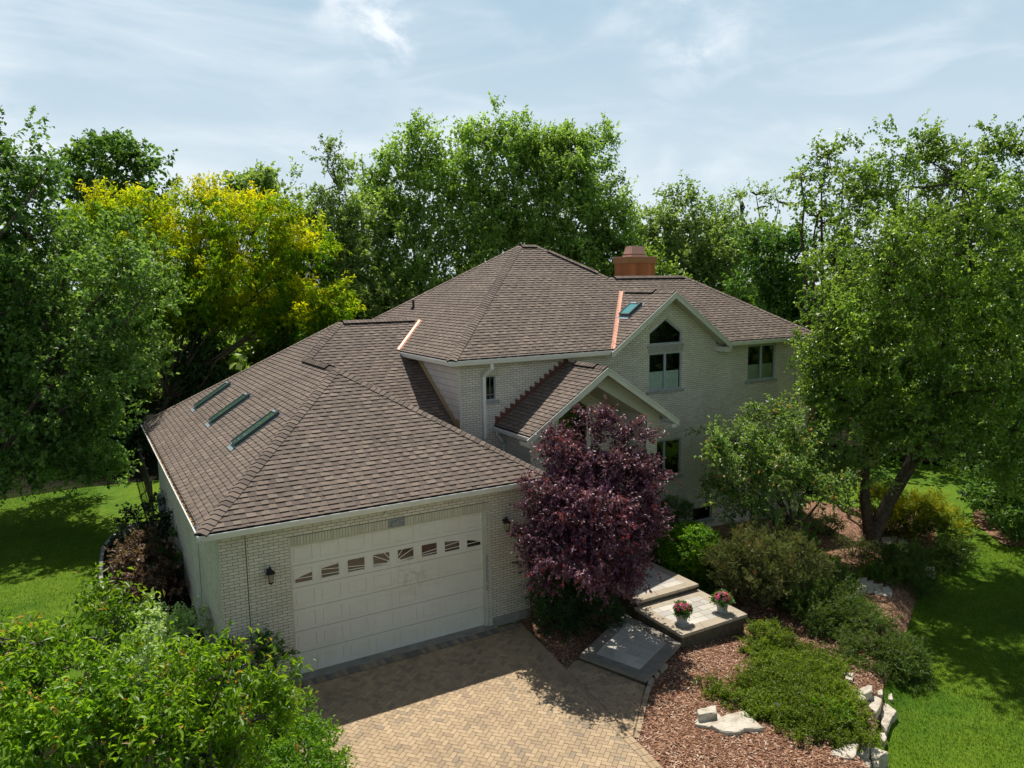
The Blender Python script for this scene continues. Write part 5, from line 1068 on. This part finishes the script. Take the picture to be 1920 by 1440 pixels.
# trees ------------------------------------------------------------------
BG = "trees behind the house"
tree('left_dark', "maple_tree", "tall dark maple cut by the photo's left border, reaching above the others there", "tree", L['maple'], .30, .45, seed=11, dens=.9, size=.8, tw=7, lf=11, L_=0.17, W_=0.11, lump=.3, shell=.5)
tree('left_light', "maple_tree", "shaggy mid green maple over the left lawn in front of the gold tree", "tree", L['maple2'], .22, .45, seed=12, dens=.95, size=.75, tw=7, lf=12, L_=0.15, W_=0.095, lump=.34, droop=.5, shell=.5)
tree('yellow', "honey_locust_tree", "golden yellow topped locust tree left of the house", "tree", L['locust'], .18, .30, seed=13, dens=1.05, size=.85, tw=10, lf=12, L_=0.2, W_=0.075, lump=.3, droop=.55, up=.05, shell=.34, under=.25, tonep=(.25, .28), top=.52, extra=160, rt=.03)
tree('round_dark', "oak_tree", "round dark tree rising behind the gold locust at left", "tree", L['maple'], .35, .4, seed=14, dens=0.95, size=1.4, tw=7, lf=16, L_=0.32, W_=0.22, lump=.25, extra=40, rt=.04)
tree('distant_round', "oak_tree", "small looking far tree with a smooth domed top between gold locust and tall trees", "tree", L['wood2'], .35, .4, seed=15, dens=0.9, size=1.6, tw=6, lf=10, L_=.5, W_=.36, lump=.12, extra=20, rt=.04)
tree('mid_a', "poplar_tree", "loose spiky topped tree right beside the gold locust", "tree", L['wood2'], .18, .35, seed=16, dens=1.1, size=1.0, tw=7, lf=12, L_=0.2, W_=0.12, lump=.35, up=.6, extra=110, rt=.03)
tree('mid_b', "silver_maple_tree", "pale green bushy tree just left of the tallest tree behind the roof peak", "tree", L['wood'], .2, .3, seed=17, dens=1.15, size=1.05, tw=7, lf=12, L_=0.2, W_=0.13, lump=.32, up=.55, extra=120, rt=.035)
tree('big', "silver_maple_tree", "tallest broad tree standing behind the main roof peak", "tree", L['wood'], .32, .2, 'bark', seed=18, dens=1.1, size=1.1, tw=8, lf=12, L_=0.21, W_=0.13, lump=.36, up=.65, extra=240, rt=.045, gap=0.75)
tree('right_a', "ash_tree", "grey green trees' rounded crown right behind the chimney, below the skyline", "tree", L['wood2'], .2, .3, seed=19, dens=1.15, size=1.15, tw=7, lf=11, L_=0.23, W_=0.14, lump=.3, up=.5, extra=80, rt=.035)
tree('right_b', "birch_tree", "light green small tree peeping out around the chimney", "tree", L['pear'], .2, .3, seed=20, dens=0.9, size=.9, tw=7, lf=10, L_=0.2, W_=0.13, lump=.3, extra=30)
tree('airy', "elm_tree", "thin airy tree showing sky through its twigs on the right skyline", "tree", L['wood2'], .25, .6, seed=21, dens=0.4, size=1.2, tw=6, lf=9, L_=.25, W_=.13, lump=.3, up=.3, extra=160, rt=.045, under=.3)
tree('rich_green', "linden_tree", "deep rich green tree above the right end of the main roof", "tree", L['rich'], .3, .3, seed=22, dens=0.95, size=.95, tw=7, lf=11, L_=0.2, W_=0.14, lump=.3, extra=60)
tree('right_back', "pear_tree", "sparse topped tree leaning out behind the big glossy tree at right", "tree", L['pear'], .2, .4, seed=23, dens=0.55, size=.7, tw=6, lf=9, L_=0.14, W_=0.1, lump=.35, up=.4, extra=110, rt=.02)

# the big glossy tree in front of the house's right end
bb, lb_ = TREES['right_big']; RB = thing("pear_tree", "huge glossy leaved tree filling the right side of the photo with a leaning forked trunk", "tree", bb)
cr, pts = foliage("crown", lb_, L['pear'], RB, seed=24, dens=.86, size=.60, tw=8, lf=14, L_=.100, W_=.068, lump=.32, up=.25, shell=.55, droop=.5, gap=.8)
rg = random.Random(8); mb = MB(); b0 = Vector(bb)
def path(a, pts_, r, n=9): mb.tube([Vector(a)] + [Vector(p) for p in pts_], r, n)
main = [b0 + Vector((0, 0, -.2)), b0 + Vector((.03, 0, .25)), b0 + Vector((.45, -.25, 1.4)), b0 + Vector((1.1, -.6, 2.8)), b0 + Vector((1.55, -.85, 4.2)), b0 + Vector((1.9, -1.0, 6.2)), b0 + Vector((2.2, -1.1, 9.5)), b0 + Vector((2.3, -1.1, 12.2))]
mb.tube(main, [.42, .27, .22, .20, .17, .12, .06, .02], 10)
st2 = [b0 + Vector((.0, .05, .3)), b0 + Vector((-.15, .2, 1.6)), b0 + Vector((-.10, .3, 3.2)), b0 + Vector((.1, .3, 5.2)), b0 + Vector((-.4, .5, 8.0))]
mb.tube(st2, [.20, .17, .14, .11, .04], 8)
tips = [main[i] for i in range(3, 8)] + st2[2:]
for l in lb_:
    e = Vector(l[:3]); a = min(tips, key=lambda q: (q - e).length + max(0, q.z - e.z) * 2); d = e - a; pp = [a] + [a + d * (i / 5) + Vector((rg.uniform(-1, 1), rg.uniform(-1, 1), rg.uniform(0, 1))) * d.length * .06 for i in range(1, 6)]
    mb.tube(pp, [min(.08, .02 + .013 * d.length) * (1 - .15 * i) for i in range(6)], 6); tips += pp[2:]
pl_ = pts.tolist()
for j in range(420):
    e = Vector(pl_[rg.randrange(len(pl_))]); a = min(tips, key=lambda q: (q - e).length_squared); d = e - a
    if d.length > .2: mb.tube([a, a + d * .5 + Vector((0, 0, d.length * .1)), e], [.032, .02, .006], 4, caps=False)
mb.build("trunk", M['bark'], RB, smooth=True, rec=False)

def multistem(key, name, label, cat, mat, stems, r0, bark, seed, extra, **kw):
    base, lb_ = TREES[key]; root = thing(name, label, cat, base); cr, pts = foliage("crown", lb_, mat, root, seed=seed, **kw)
    rg = random.Random(seed); mb = MB(); b0 = Vector(base); tips = []
    for s in range(stems):
        l = lb_[s % len(lb_)]; e = Vector(l[:3]); a = b0 + Vector((rg.uniform(-.15, .15), rg.uniform(-.15, .15), -.15)); d = e - a
        pp = [a] + [a + Vector((d.x * (t ** 1.5), d.y * (t ** 1.5), d.z * (t ** .9))) + Vector((rg.uniform(-1, 1), rg.uniform(-1, 1), 0)) * d.length * .03 for t in (.12, .28, .45, .62, .8, 1)]
        mb.tube(pp, [r0 * (1 - .12 * i) for i in range(7)], 7); tips += pp[2:]
    pl_ = pts.tolist()
    for j in range(extra):
        e = Vector(pl_[rg.randrange(len(pl_))]); a = min(tips, key=lambda q: (q - e).length_squared + (4 if q.z > e.z + .3 else 0)); d = e - a
        if d.length > .12: mb.tube([a, a + d * .5 + Vector((0, 0, d.length * .12)), e], [.02, .012, .004], 4, caps=False)
    mb.build("trunk", M[bark], root, smooth=True, rec=False); return root
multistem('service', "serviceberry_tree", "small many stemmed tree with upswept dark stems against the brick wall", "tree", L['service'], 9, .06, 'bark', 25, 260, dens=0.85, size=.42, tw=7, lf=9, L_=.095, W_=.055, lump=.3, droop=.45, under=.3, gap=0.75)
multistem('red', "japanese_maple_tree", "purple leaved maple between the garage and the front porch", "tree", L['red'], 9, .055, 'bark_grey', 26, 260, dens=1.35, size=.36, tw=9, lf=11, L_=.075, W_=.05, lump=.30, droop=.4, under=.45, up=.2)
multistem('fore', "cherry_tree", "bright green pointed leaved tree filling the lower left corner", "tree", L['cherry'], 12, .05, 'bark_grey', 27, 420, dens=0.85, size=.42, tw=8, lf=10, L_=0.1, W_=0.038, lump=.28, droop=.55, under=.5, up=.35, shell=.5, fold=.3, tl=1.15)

# far wood ------------------------------------------------------------------
rng = np.random.default_rng(77); wl = []
for i in range(90):
    a = rng.uniform(-24, 86); dist = rng.uniform(58, 80); th = rad(a); x = -3.6 + dist * math.sin(th); y = -16 + dist * math.cos(th); r = rng.uniform(3.0, 4.8); h = rng.uniform(3.5, 9.2)
    wl.append((x, y, h * .75, r, h * .45)); wl.append((x, y, h * .3, r * 1.1, h * .45))
for i in range(46):       # the wood goes on round the garden, behind the viewer too
    a = 90 + i * 5.4 + rng.uniform(-2, 2); dist = rng.uniform(42, 55); th = rad(a); x = -3.6 + dist * math.sin(th); y = -16 + dist * math.cos(th); wl.append((x, y, 4.5, 4.6, 5.5))
wd, _ = foliage("woodland", wl, L['wood2'], None, seed=5, dens=.55, size=1.9, tw=6, lf=7, L_=.75, W_=.5, lump=.25, shell=.3); wd['kind'] = 'stuff'
# dark spruces and understorey behind the garage and the house
def spruce(x, y, h, r, label, mat, seed, name="spruce_tree", grp="conifers behind the garden", L_=.22, dens=1.0):
    root = thing(name, label, "conifer", (x, y, hz(x, y)), grp); lb_ = []; n = 7
    for i in range(n):
        t = (i + .5) / n; lb_.append((x, y, hz(x, y) + h * (.06 + .9 * t), r * (1 - t) ** .8 + .12, h / n * .75))
    foliage("crown", lb_, mat, root, seed=seed, dens=dens, size=.55, tw=7, lf=9, L_=L_, W_=L_ * .3, up=-.1, droop=.5, lump=.1, shell=.5, under=.9)
    mb = MB(); mb.tube([(x, y, hz(x, y) - .2), (x, y, hz(x, y) + h * .5), (x, y, hz(x, y) + h * .95)], [.2, .12, .02], 8); mb.build("trunk", M['bark'], root, smooth=True)
for i, (x, y, h, r, lb_) in enumerate((
    (-2.3, 27, 7.0, 2.0, "dark spruce in deep shade directly beyond the garage's far left corner"),
    (2.2, 28, 7.8, 2.3, "dark spruce under the gold locust's left branches"),
    (6.3, 26.5, 7.4, 2.2, "dark spruce under the middle of the gold locust"),
    (10.6, 27.5, 7.6, 2.3, "dark spruce where the gold locust ends above the rear wing ridge"),
    (14.6, 29.0, 7.6, 2.4, "dark spruce left of the main roof peak behind the pale trees"),
    (9.6, 64, 17.6, 1.9, "narrow pointed conifer on the skyline right of the round dark tree"),
    (13.2, 66, 16.6, 1.5, "slimmer shorter conifer tip on the skyline beside the pointed one"))):
    spruce(x, y, h, r, lb_, L['yew'] if i < 5 else L['maple'], 40 + i, dens=.45, L_=.3)
def bush(name, label, cat, lobes, mat, seed, stem=True, group=None, **kw):
    bx, by = lobes[0][0], lobes[0][1]; root = thing(name, label, cat, (bx, by, hz(bx, by)), group)
    k = dict(dens=1.0, size=.22, tw=6, lf=8, L_=.05, W_=.03, lump=.08, shell=.30, under=.7, up=.25, droop=.1); k.update(kw)
    fo_, pts = foliage("foliage", lobes, mat, root, seed=seed, **k); rg = random.Random(seed); mb = MB()
    for i in range(26):
        e = Vector(pts[rg.randrange(len(pts))].tolist()); a = Vector((bx + rg.uniform(-.1, .1), by + rg.uniform(-.1, .1), hz(bx, by) - .05)); mb.tube([a, (a + e) / 2 + Vector((0, 0, .05)), e], [.018, .012, .004], 4, caps=False)
    mb.build("stems", M['bark'], root, smooth=True, rec=False); return root
def G(x, y): return hz(x, y)
for i, (x, y, r, h, lb_) in enumerate(((17, 21, 3.2, 5.6, "leafy understorey shrub behind the main roof's left slope"), (22, 19.5, 3.2, 5.8, "leafy understorey shrub behind the main roof peak"), (27, 17, 3.2, 5.8, "leafy understorey shrub behind the chimney"), (31.5, 12.5, 3.4, 5.2, "leafy dark shrub beyond the right end of the roof"), (34, 7.5, 3.0, 4.6, "dark shrub mass seen under the big glossy tree"), (36, 2, 3.2, 4.4, "dark shrub mass behind the far bend of the right lawn"))):
    bush("understorey_shrub", lb_, "shrub", [(x, y, h * .5 - .4, r, h * .55), (x + 1.5, y - .6, h * .4 - .4, r * .7, h * .4)], L['rich'] if i > 2 else L['wood2'], 60 + i, size=.7, L_=.24, W_=.15, dens=.5, tw=6, lf=8, lump=.2)
# garden shrubs ------------------------------------------------------------
bush("boxwood_shrub", "round clipped bright green bush right of the upper landing", "shrub", [(11.50, -.25, .80, .95, .72), (11.5, -.25, .30, .92, .6)], L['box'], 1, L_=.042, W_=.03, dens=1.5, size=.12, lump=.02, tw=7, shell=.2)
bush("yew_shrub", "dark clipped yew against the brick wall behind the round bright bush", "shrub", [(13.75, 2.95, .55, .65, .75), (12.9, 2.75, .4, .6, .65)], L['rich'], 2, L_=.05, W_=.025, dens=1.2, size=.18)
bush("yew_shrub", "large dark yew beneath the purple maple beside the driveway", "shrub", [(6.35, -1.15, .75, .82, .80), (6.75, -.75, .6, .75, .7)], L['yew'], 3, L_=.05, W_=.022, dens=1.2, size=.18)
bush("yew_shrub", "smaller dark yew in shade at the lowest landing's back corner", "shrub", [(7.35, -1.55, .32, .48, .42)], L['yew'], 4, L_=.05, W_=.022, dens=1.2, size=.18)
bush("mugo_pine", "big brownish green pine bush with rusty tips right of the flower pots", "shrub", [(12.2, -2.35, .85, 1.15, .95), (12.9, -2.6, .7, .9, .8), (11.6, -2.0, .7, .8, .8)], L['pine'], 5, L_=.10, W_=.018, dens=.95, size=.30, tw=9, lf=14, lump=.2, up=.7, hz_n=.3, droop=-.35)
bush("dwarf_conifer", "feathery light green conifer below the brownish pine bush", "shrub", [(12.9, -4.2, -.08, .8, .38), (12.3, -4.1, -.08, .6, .36), (13.5, -4.1, -.15, .5, .32)], L['feather'], 6, L_=.085, W_=.017, dens=1.0, size=.32, tw=9, lf=18, lump=.25, up=.3)
bush("dwarf_conifer", "spreading dark green conifer between the feathery one and the lawn", "shrub", [(12.7, -5.35, -.36, .85, .42), (12.0, -5.7, -.42, .6, .36), (13.6, -4.9, -.38, .75, .38), (11.6, -5.45, -.28, .5, .26), (13.2, -5.9, -.6, .6, .3), (12.5, -6.2, -.65, .5, .26)], L['feather'], 7, L_=.085, W_=.017, dens=.95, size=.32, tw=9, lf=18, lump=.3, up=.3)
bush("dwarf_conifer", "dark conifer in shade left of the grey step stones", "shrub", [(14.2, -3.5, -.2, .6, .34), (13.9, -2.8, -.05, .5, .38)], L['feather'], 71, L_=.085, W_=.017, dens=.7, size=.32, tw=9, lf=18, lump=.3)
bush("gold_juniper", "layered juniper with gold tips beside the lawn right of the big trunk", "shrub", [(22.2, -.35, .15, 1.15, .62), (21.7, .5, .4, 1.1, .6), (22.9, -1.2, -.25, .9, .5), (21.4, -.4, -.1, .9, .6)], L['goldjun'], 8, L_=.11, W_=.026, dens=.6, size=.38, tw=9, lf=17, lump=.2, up=.35, under=.5, tonep=(.25, .2), top=.5)
bush("evergreen_mound", "low dark evergreen mound by the lawn below the big tree", "shrub", [(18.2, -2.75, -.25, .95, .48), (17.2, -3.2, -.35, .85, .42), (18.9, -2.2, -.25, .6, .4)], L['feather'], 9, L_=.08, W_=.018, dens=.75, size=.28, tw=9, lf=15, lump=.2)
bush("low_juniper", "small green juniper at the lawn's edge between pale stones and shade", "shrub", [(21.1, -2.2, -.5, .8, .32), (20.4, -2.6, -.55, .55, .28)], L['feather'], 10, L_=.10, W_=.03, dens=.7, size=.28, tw=8, lf=10, lump=.2)
bush("barberry_shrub", "small bright lime bush beside the brownish pine on the slope", "shrub", [(15.45, -1.75, .05, .55, .32), (15.0, -1.5, .05, .4, .28)], L['box'], 11, L_=.06, W_=.04, dens=.9, size=.2, lump=.15)
bush("low_juniper", "low bright green juniper below the lime bush by the step stones", "shrub", [(16.75, -2.5, -.25, .5, .2), (17.15, -2.8, -.3, .4, .18)], L['juniper'], 12, L_=.07, W_=.025, dens=1, size=.2, lump=.15)
bush("dark_leaved_shrub", "dark green bush filling the gap behind the feathery conifer, right of the pots", "shrub", [(13.3, -3.3, .1, .75, .55), (12.6, -3.3, .1, .5, .45)], L['feather'], 133, L_=.085, W_=.02, dens=.9, size=.3, tw=9, lf=15, lump=.25)
bush("evergreen_mound", "dark green mound between the lime bush and the brownish pine", "shrub", [(14.4, -2.1, .15, .7, .45), (14.9, -2.6, -.05, .5, .3)], L['feather'], 134, L_=.08, W_=.02, dens=.8, size=.28, tw=8, lf=13, lump=.25)
bush("heather_shrub", "small faded brown green bush on bare mulch in front of the big trunk", "shrub", [(17.9, -1.1, -.1, .5, .3), (18.3, -1.5, -.2, .4, .25)], L['pine'], 13, L_=.07, W_=.02, dens=.7, size=.22, lump=.2)
bush("perennial_clump", "grassy green clump between the many stemmed tree and the big trunk", "shrub", [(19.2, .9, -.1, .55, .3), (18.6, 1.6, 0, .5, .3)], L['service'], 131, L_=.09, W_=.03, dens=.7, size=.25, lump=.2)
bush("understorey_shrub", "green bush in dappled shade at the foot of the many stemmed tree", "shrub", [(15.6, -.6, .25, .75, .45), (14.6, .2, .3, .8, .5), (16.4, .2, .1, .5, .4)], L['rich'], 132, L_=.09, W_=.055, dens=.6, size=.3, lump=.25)
bush("rhododendron_shrub", "broad dark leafy bush standing in its own bed on the right lawn", "shrub", [(26.6, -1.6, .6, 1.7, 1.5), (28.2, -.6, .7, 1.6, 1.6), (25.3, -2.4, .0, 1.0, .9)], L['maple'], 14, L_=.17, W_=.07, dens=.6, size=.45, tw=8, lf=9, lump=.22)
bush("low_juniper", "small round juniper tuft above the spreading juniper", "shrub", [(10.35, -4.15, .02, .48, .26)], L['juniper'], 15, L_=.06, W_=.022, dens=1.4, size=.2, lump=.15, tw=8, lf=10)
JL = [(8.4, -5.5), (9.2, -5.2), (9.9, -4.85), (10.5, -5.1), (8.6, -6.1), (9.4, -5.9), (10.15, -5.65), (10.6, -5.55), (8.1, -6.75), (8.9, -6.6), (9.7, -6.35), (8.2, -7.25), (8.9, -7.15), (9.45, -6.8), (8.0, -6.2), (9.8, -4.5), (8.6, -7.5)]
bush("spreading_juniper", "wide flat mat of green juniper over the mulch beside the stone edging", "shrub", [(x, y, G(x, y) + .06, .52, .15) for x, y in JL], L['juniper'], 16, L_=.05, W_=.02, dens=1.5, size=.17, lump=.3, tw=8, lf=9, shell=.35, under=.3, up=.5, gap=.55, tonep=(.6, .3))
bush("creeping_juniper", "thin trailing arm of juniper left of the wide juniper mat", "shrub", [(x, y, G(x, y) + .06, .26, .13) for x, y in ((7.6, -5.0), (7.45, -5.35), (7.5, -5.7), (7.75, -5.95), (7.62, -6.25), (7.9, -6.6))], L['juniper'], 17, L_=.055, W_=.02, dens=1.1, size=.18, lump=.2)
bush("yellow_green_shrub", "bright yellow green sprig growing in the juniper's lower edge", "shrub", [(8.75, -7.15, .10, .28, .16)], L['box'], 18, L_=.06, W_=.03, dens=1.0, size=.2)
bush("barberry_shrub", "rounded brown leaved bush in the bed left of the garage wall", "shrub", [(-2.35, 8.0, .65, .85, .85), (-2.5, 7.0, .5, .75, .75), (-2.2, 6.2, .4, .6, .6)], L['barberry'], 19, L_=.08, W_=.06, dens=.75, size=.25, lump=.12)
bush("dark_leaved_shrub", "blackish green ragged bush behind the brown leaved one by the lawn", "shrub", [(-2.0, 11.3, .9, .9, .95), (-2.5, 10.4, .6, .75, .7), (-1.9, 9.4, .7, .5, .8)], L['darkbush'], 20, L_=.11, W_=.07, dens=.5, size=.35, lump=.25)
bush("green_shrub", "small green shrub tight against the garage side wall", "shrub", [(-1.85, 8.4, .6, .38, .7), (-1.85, 7.4, .5, .34, .55)], L['rich'], 201, L_=.09, W_=.06, dens=.5, size=.25, lump=.25)
bush("variegated_shrub", "whitish green variegated bush at the garage's front left corner", "shrub", [(-2.75, 1.7, .85, .8, .75), (-3.25, 1.1, .7, .6, .6), (-2.15, 1.9, .7, .6, .65)], L['varieg'], 21, L_=.075, W_=.05, dens=1.1, size=.28, lump=.2)
bush("green_shrub", "dark green bush between the variegated bush and the garage brick wall", "shrub", [(-1.1, -.7, .7, .65, .75), (-1.75, -.1, .6, .55, .7)], L['rich'], 22, L_=.10, W_=.06, dens=.55, size=.33, lump=.25)
bush("variegated_shrub", "thin leggy light leaved shrub leaning on the garage front wall", "shrub", [(-.75, -.9, 1.15, .30, .42)], L['varieg'], 23, L_=.07, W_=.04, dens=.35, size=.3, lump=.3, tw=5)
bush("arborvitae_shrub", "fine textured bright green bush by the driveway's left edge", "shrub", [(-1.15, -3.6, .8, .75, .95), (-1.0, -4.8, .8, .75, 1.0), (-1.3, -6.0, .9, .8, 1.1)], L['box'], 24, L_=.06, W_=.03, dens=1.0, size=.2, lump=.12, up=.6)

# watering can, pots, fence, edging, garden light ---------------------------
PG = "flower pots on the middle landing"
def pot(x, y, z, label, seed):
    root = thing("flower_pot", label, "flower pot", (x, y, z), PG)
    mb = MB(); mb.lathe([(.0, .0), (.115, .0), (.12, .01), (.155, .24), (.17, .245), (.172, .275), (.158, .275), (.15, .25), (.0, .24)], (x, y, z), 24); mb.build("pot", simple("grey_glazed_pot", (.42, .41, .42), .6, .4, var=.08), root, smooth=True)
    foliage("plant", [(x, y, z + .33, .19, .13)], L['rich'], root, seed=seed, dens=1.3, size=.09, tw=6, lf=7, L_=.055, W_=.03, lump=.1)
    rng = np.random.default_rng(seed); mb = MB()
    for i in range(80):
        a, b = rng.uniform(0, 6.28), rng.uniform(.05, 1.35); d = Vector((math.cos(a) * math.sin(b), math.sin(a) * math.sin(b), math.cos(b))); c = Vector((x, y, z + .34)) + Vector((d.x * .22, d.y * .22, d.z * .17)); t1 = d.cross(Vector((0, 0, 1))).normalized() if abs(d.z) < .98 else Vector((1, 0, 0)); t2 = d.cross(t1); tn = rng.uniform(.1, .95)
        for k in range(5):
            q = k * 1.2566 + a; e = t1 * math.cos(q) + t2 * math.sin(q); f = t1 * math.cos(q + 1.57) + t2 * math.sin(q + 1.57); mb.quad(c, c + e * .018 + f * .015 + d * .004, c + e * .036 + d * .002, c + e * .018 - f * .015 + d * .004, tn)
    mb.build("flowers", L['flower'], root, rec=False)
pot(8.70, -2.92, .333, "grey pot of pink impatiens nearer the front corner of the middle landing", 3)
pot(10.00, -2.98, .333, "grey pot of brighter magenta flowers at the right corner of the middle landing", 4)
gr_ = simple("green_plastic", (.03, .22, .03), .35, .5, var=.05); wx, wy = 10.95, -1.25; wz = hz(wx, wy) + .01
root = thing("watering_can", "green plastic watering can in the shade below the round bright bush", "watering can", (wx, wy, wz))
mb = MB(); mb.lathe([(.0, 0), (.13, 0), (.14, .02), (.13, .24), (.11, .27), (.05, .28), (.05, .26)], (wx, wy, wz), 18); mb.build("body", gr_, root, smooth=True)
mb = MB(); mb.tube([(wx + .12, wy, wz + .06), (wx + .26, wy - .02, wz + .22), (wx + .34, wy - .03, wz + .30)], [.025, .018, .016], 8); mb.lathe([(.015, 0), (.04, .03), (.0, .035)], (wx + .34, wy - .03, wz + .29), 10); mb.build("spout", gr_, root, smooth=True)
mb = MB(); mb.tube([(wx + .05, wy, wz + .27), (wx, wy, wz + .38), (wx - .12, wy, wz + .36), (wx - .17, wy, wz + .22), (wx - .13, wy, wz + .08)], [.012] * 5, 7); mb.build("handle", gr_, root, smooth=True)
gx, gy = 8.05, -6.35; gz = hz(gx, gy) + .01; root = thing("garden_spotlight", "small black garden spotlight with a chrome ring among the juniper", "garden light", (gx, gy, gz))
mb = MB(); mb.tube([(gx, gy, gz - .05), (gx, gy, gz + .14)], [.012, .012], 6); mb.tube([(gx, gy, gz + .12), (gx - .05, gy - .10, gz + .22)], [.035, .05], 12); mb.build("housing", M['black'], root)
mb = MB(); mb.tube([(gx - .05, gy - .10, gz + .22), (gx - .054, gy - .108, gz + .228)], [.055, .055], 16); mb.build("ring", simple("chrome_ring", (.6, .6, .6), .25, .6, .8), root)
root = thing("metal_fence", "black picket fence and gate running back from the garage's left wall", "fence", (-1.75, 17.8, 0))
A_, B_ = Vector((-1.62, 15.0)), Vector((-1.5, 23.5)); n = 70; mb = MB()
for i in range(n + 1):
    p = A_ + (B_ - A_) * i / n; mb.box(p.x - .009, p.y - .009, .02, p.x + .009, p.y + .009, 1.28)
mb.build("pickets", M['black'], root)
for zr_ in (.2, 1.1, 1.22):
    mb = MB(); mb.bar((A_.x, A_.y, zr_), (B_.x, B_.y, zr_), .02, .03); mb.build("rail", M['black'], root)
for i in range(5):
    p = A_ + (B_ - A_) * i / 4; mb = MB(); mb.box(p.x - .03, p.y - .03, -.1, p.x + .03, p.y + .03, 1.4); mb.lathe([(.045, 1.4), (.045, 1.42), (.0, 1.46)], (p.x, p.y, 0), 8); mb.build("post", M['black'], root)
mb = MB(); pts_ = [(-3.52, 7.2), (-3.58, 8.6), (-3.52, 10.4), (-3.42, 11.8), (-3.12, 12.9), (-2.7, 13.7), (-2.2, 14.3)]
for a, b in zip(pts_[:-1], pts_[1:]): mb.bar((*a, .02), (*b, .02), .10, .16)
tag(mb.build("bed_edging", M['sill']), "curved grey stone edging between the left lawn and the brown leaved bush", "edging")
mb = MB(); mb.box(-1.62, 12.1, .9, -1.44, 12.5, 1.5); mb.box(-1.60, 12.14, 1.5, -1.44, 12.46, 1.53); mb.tube([(-1.53, 12.3, .9), (-1.53, 12.3, -.1)], [.025, .025], 8); tag(mb.build("utility_box", simple("grey_meter_box", (.3, .36, .38), .5)), "grey electric meter box on the garage side wall", "meter box")

# lawn blades ----------------------------------------------------------------
rng = np.random.default_rng(3); Pb = []
def blades(x, y):
    h = height(x, y); return np.stack([x, y, h], 1)
x = rng.uniform(8.0, 24, 170000); y = rng.uniform(-11.4, 1.5, 170000); bd_ = edge_dist(x, y); nb = np.array([not poly_in(BED_R, a_, b_) if q_ < .1 else True for a_, b_, q_ in zip(x, y, bd_)]); k = (bd_ > -1.0) & nb & (y > -13 + .3 * (x - 8)); k &= ((x - 8.5) + (y + 9) * .9 < 22)
P1 = blades(x[k], y[k]); 
x = rng.uniform(-12, -3.4, 60000); y = rng.uniform(4, 22, 60000); P2 = blades(x, y)
P = np.concatenate([P1, P2]); n = len(P); D = unit(rng.normal(size=(n, 3)) * .45 + np.array([0, 0, 1.0])); N = unit(rng.normal(size=(n, 3)))
gl_ = leaf_mesh("grass", P, D, N, rng.uniform(.03, .065, n), rng.uniform(.01, .017, n), rng.random(n), leaf_mat("grass_blade", (.045, .125, .008), (.10, .205, .010), (.20, .28, .03), .3, .15), None); gl_['kind'] = 'stuff'
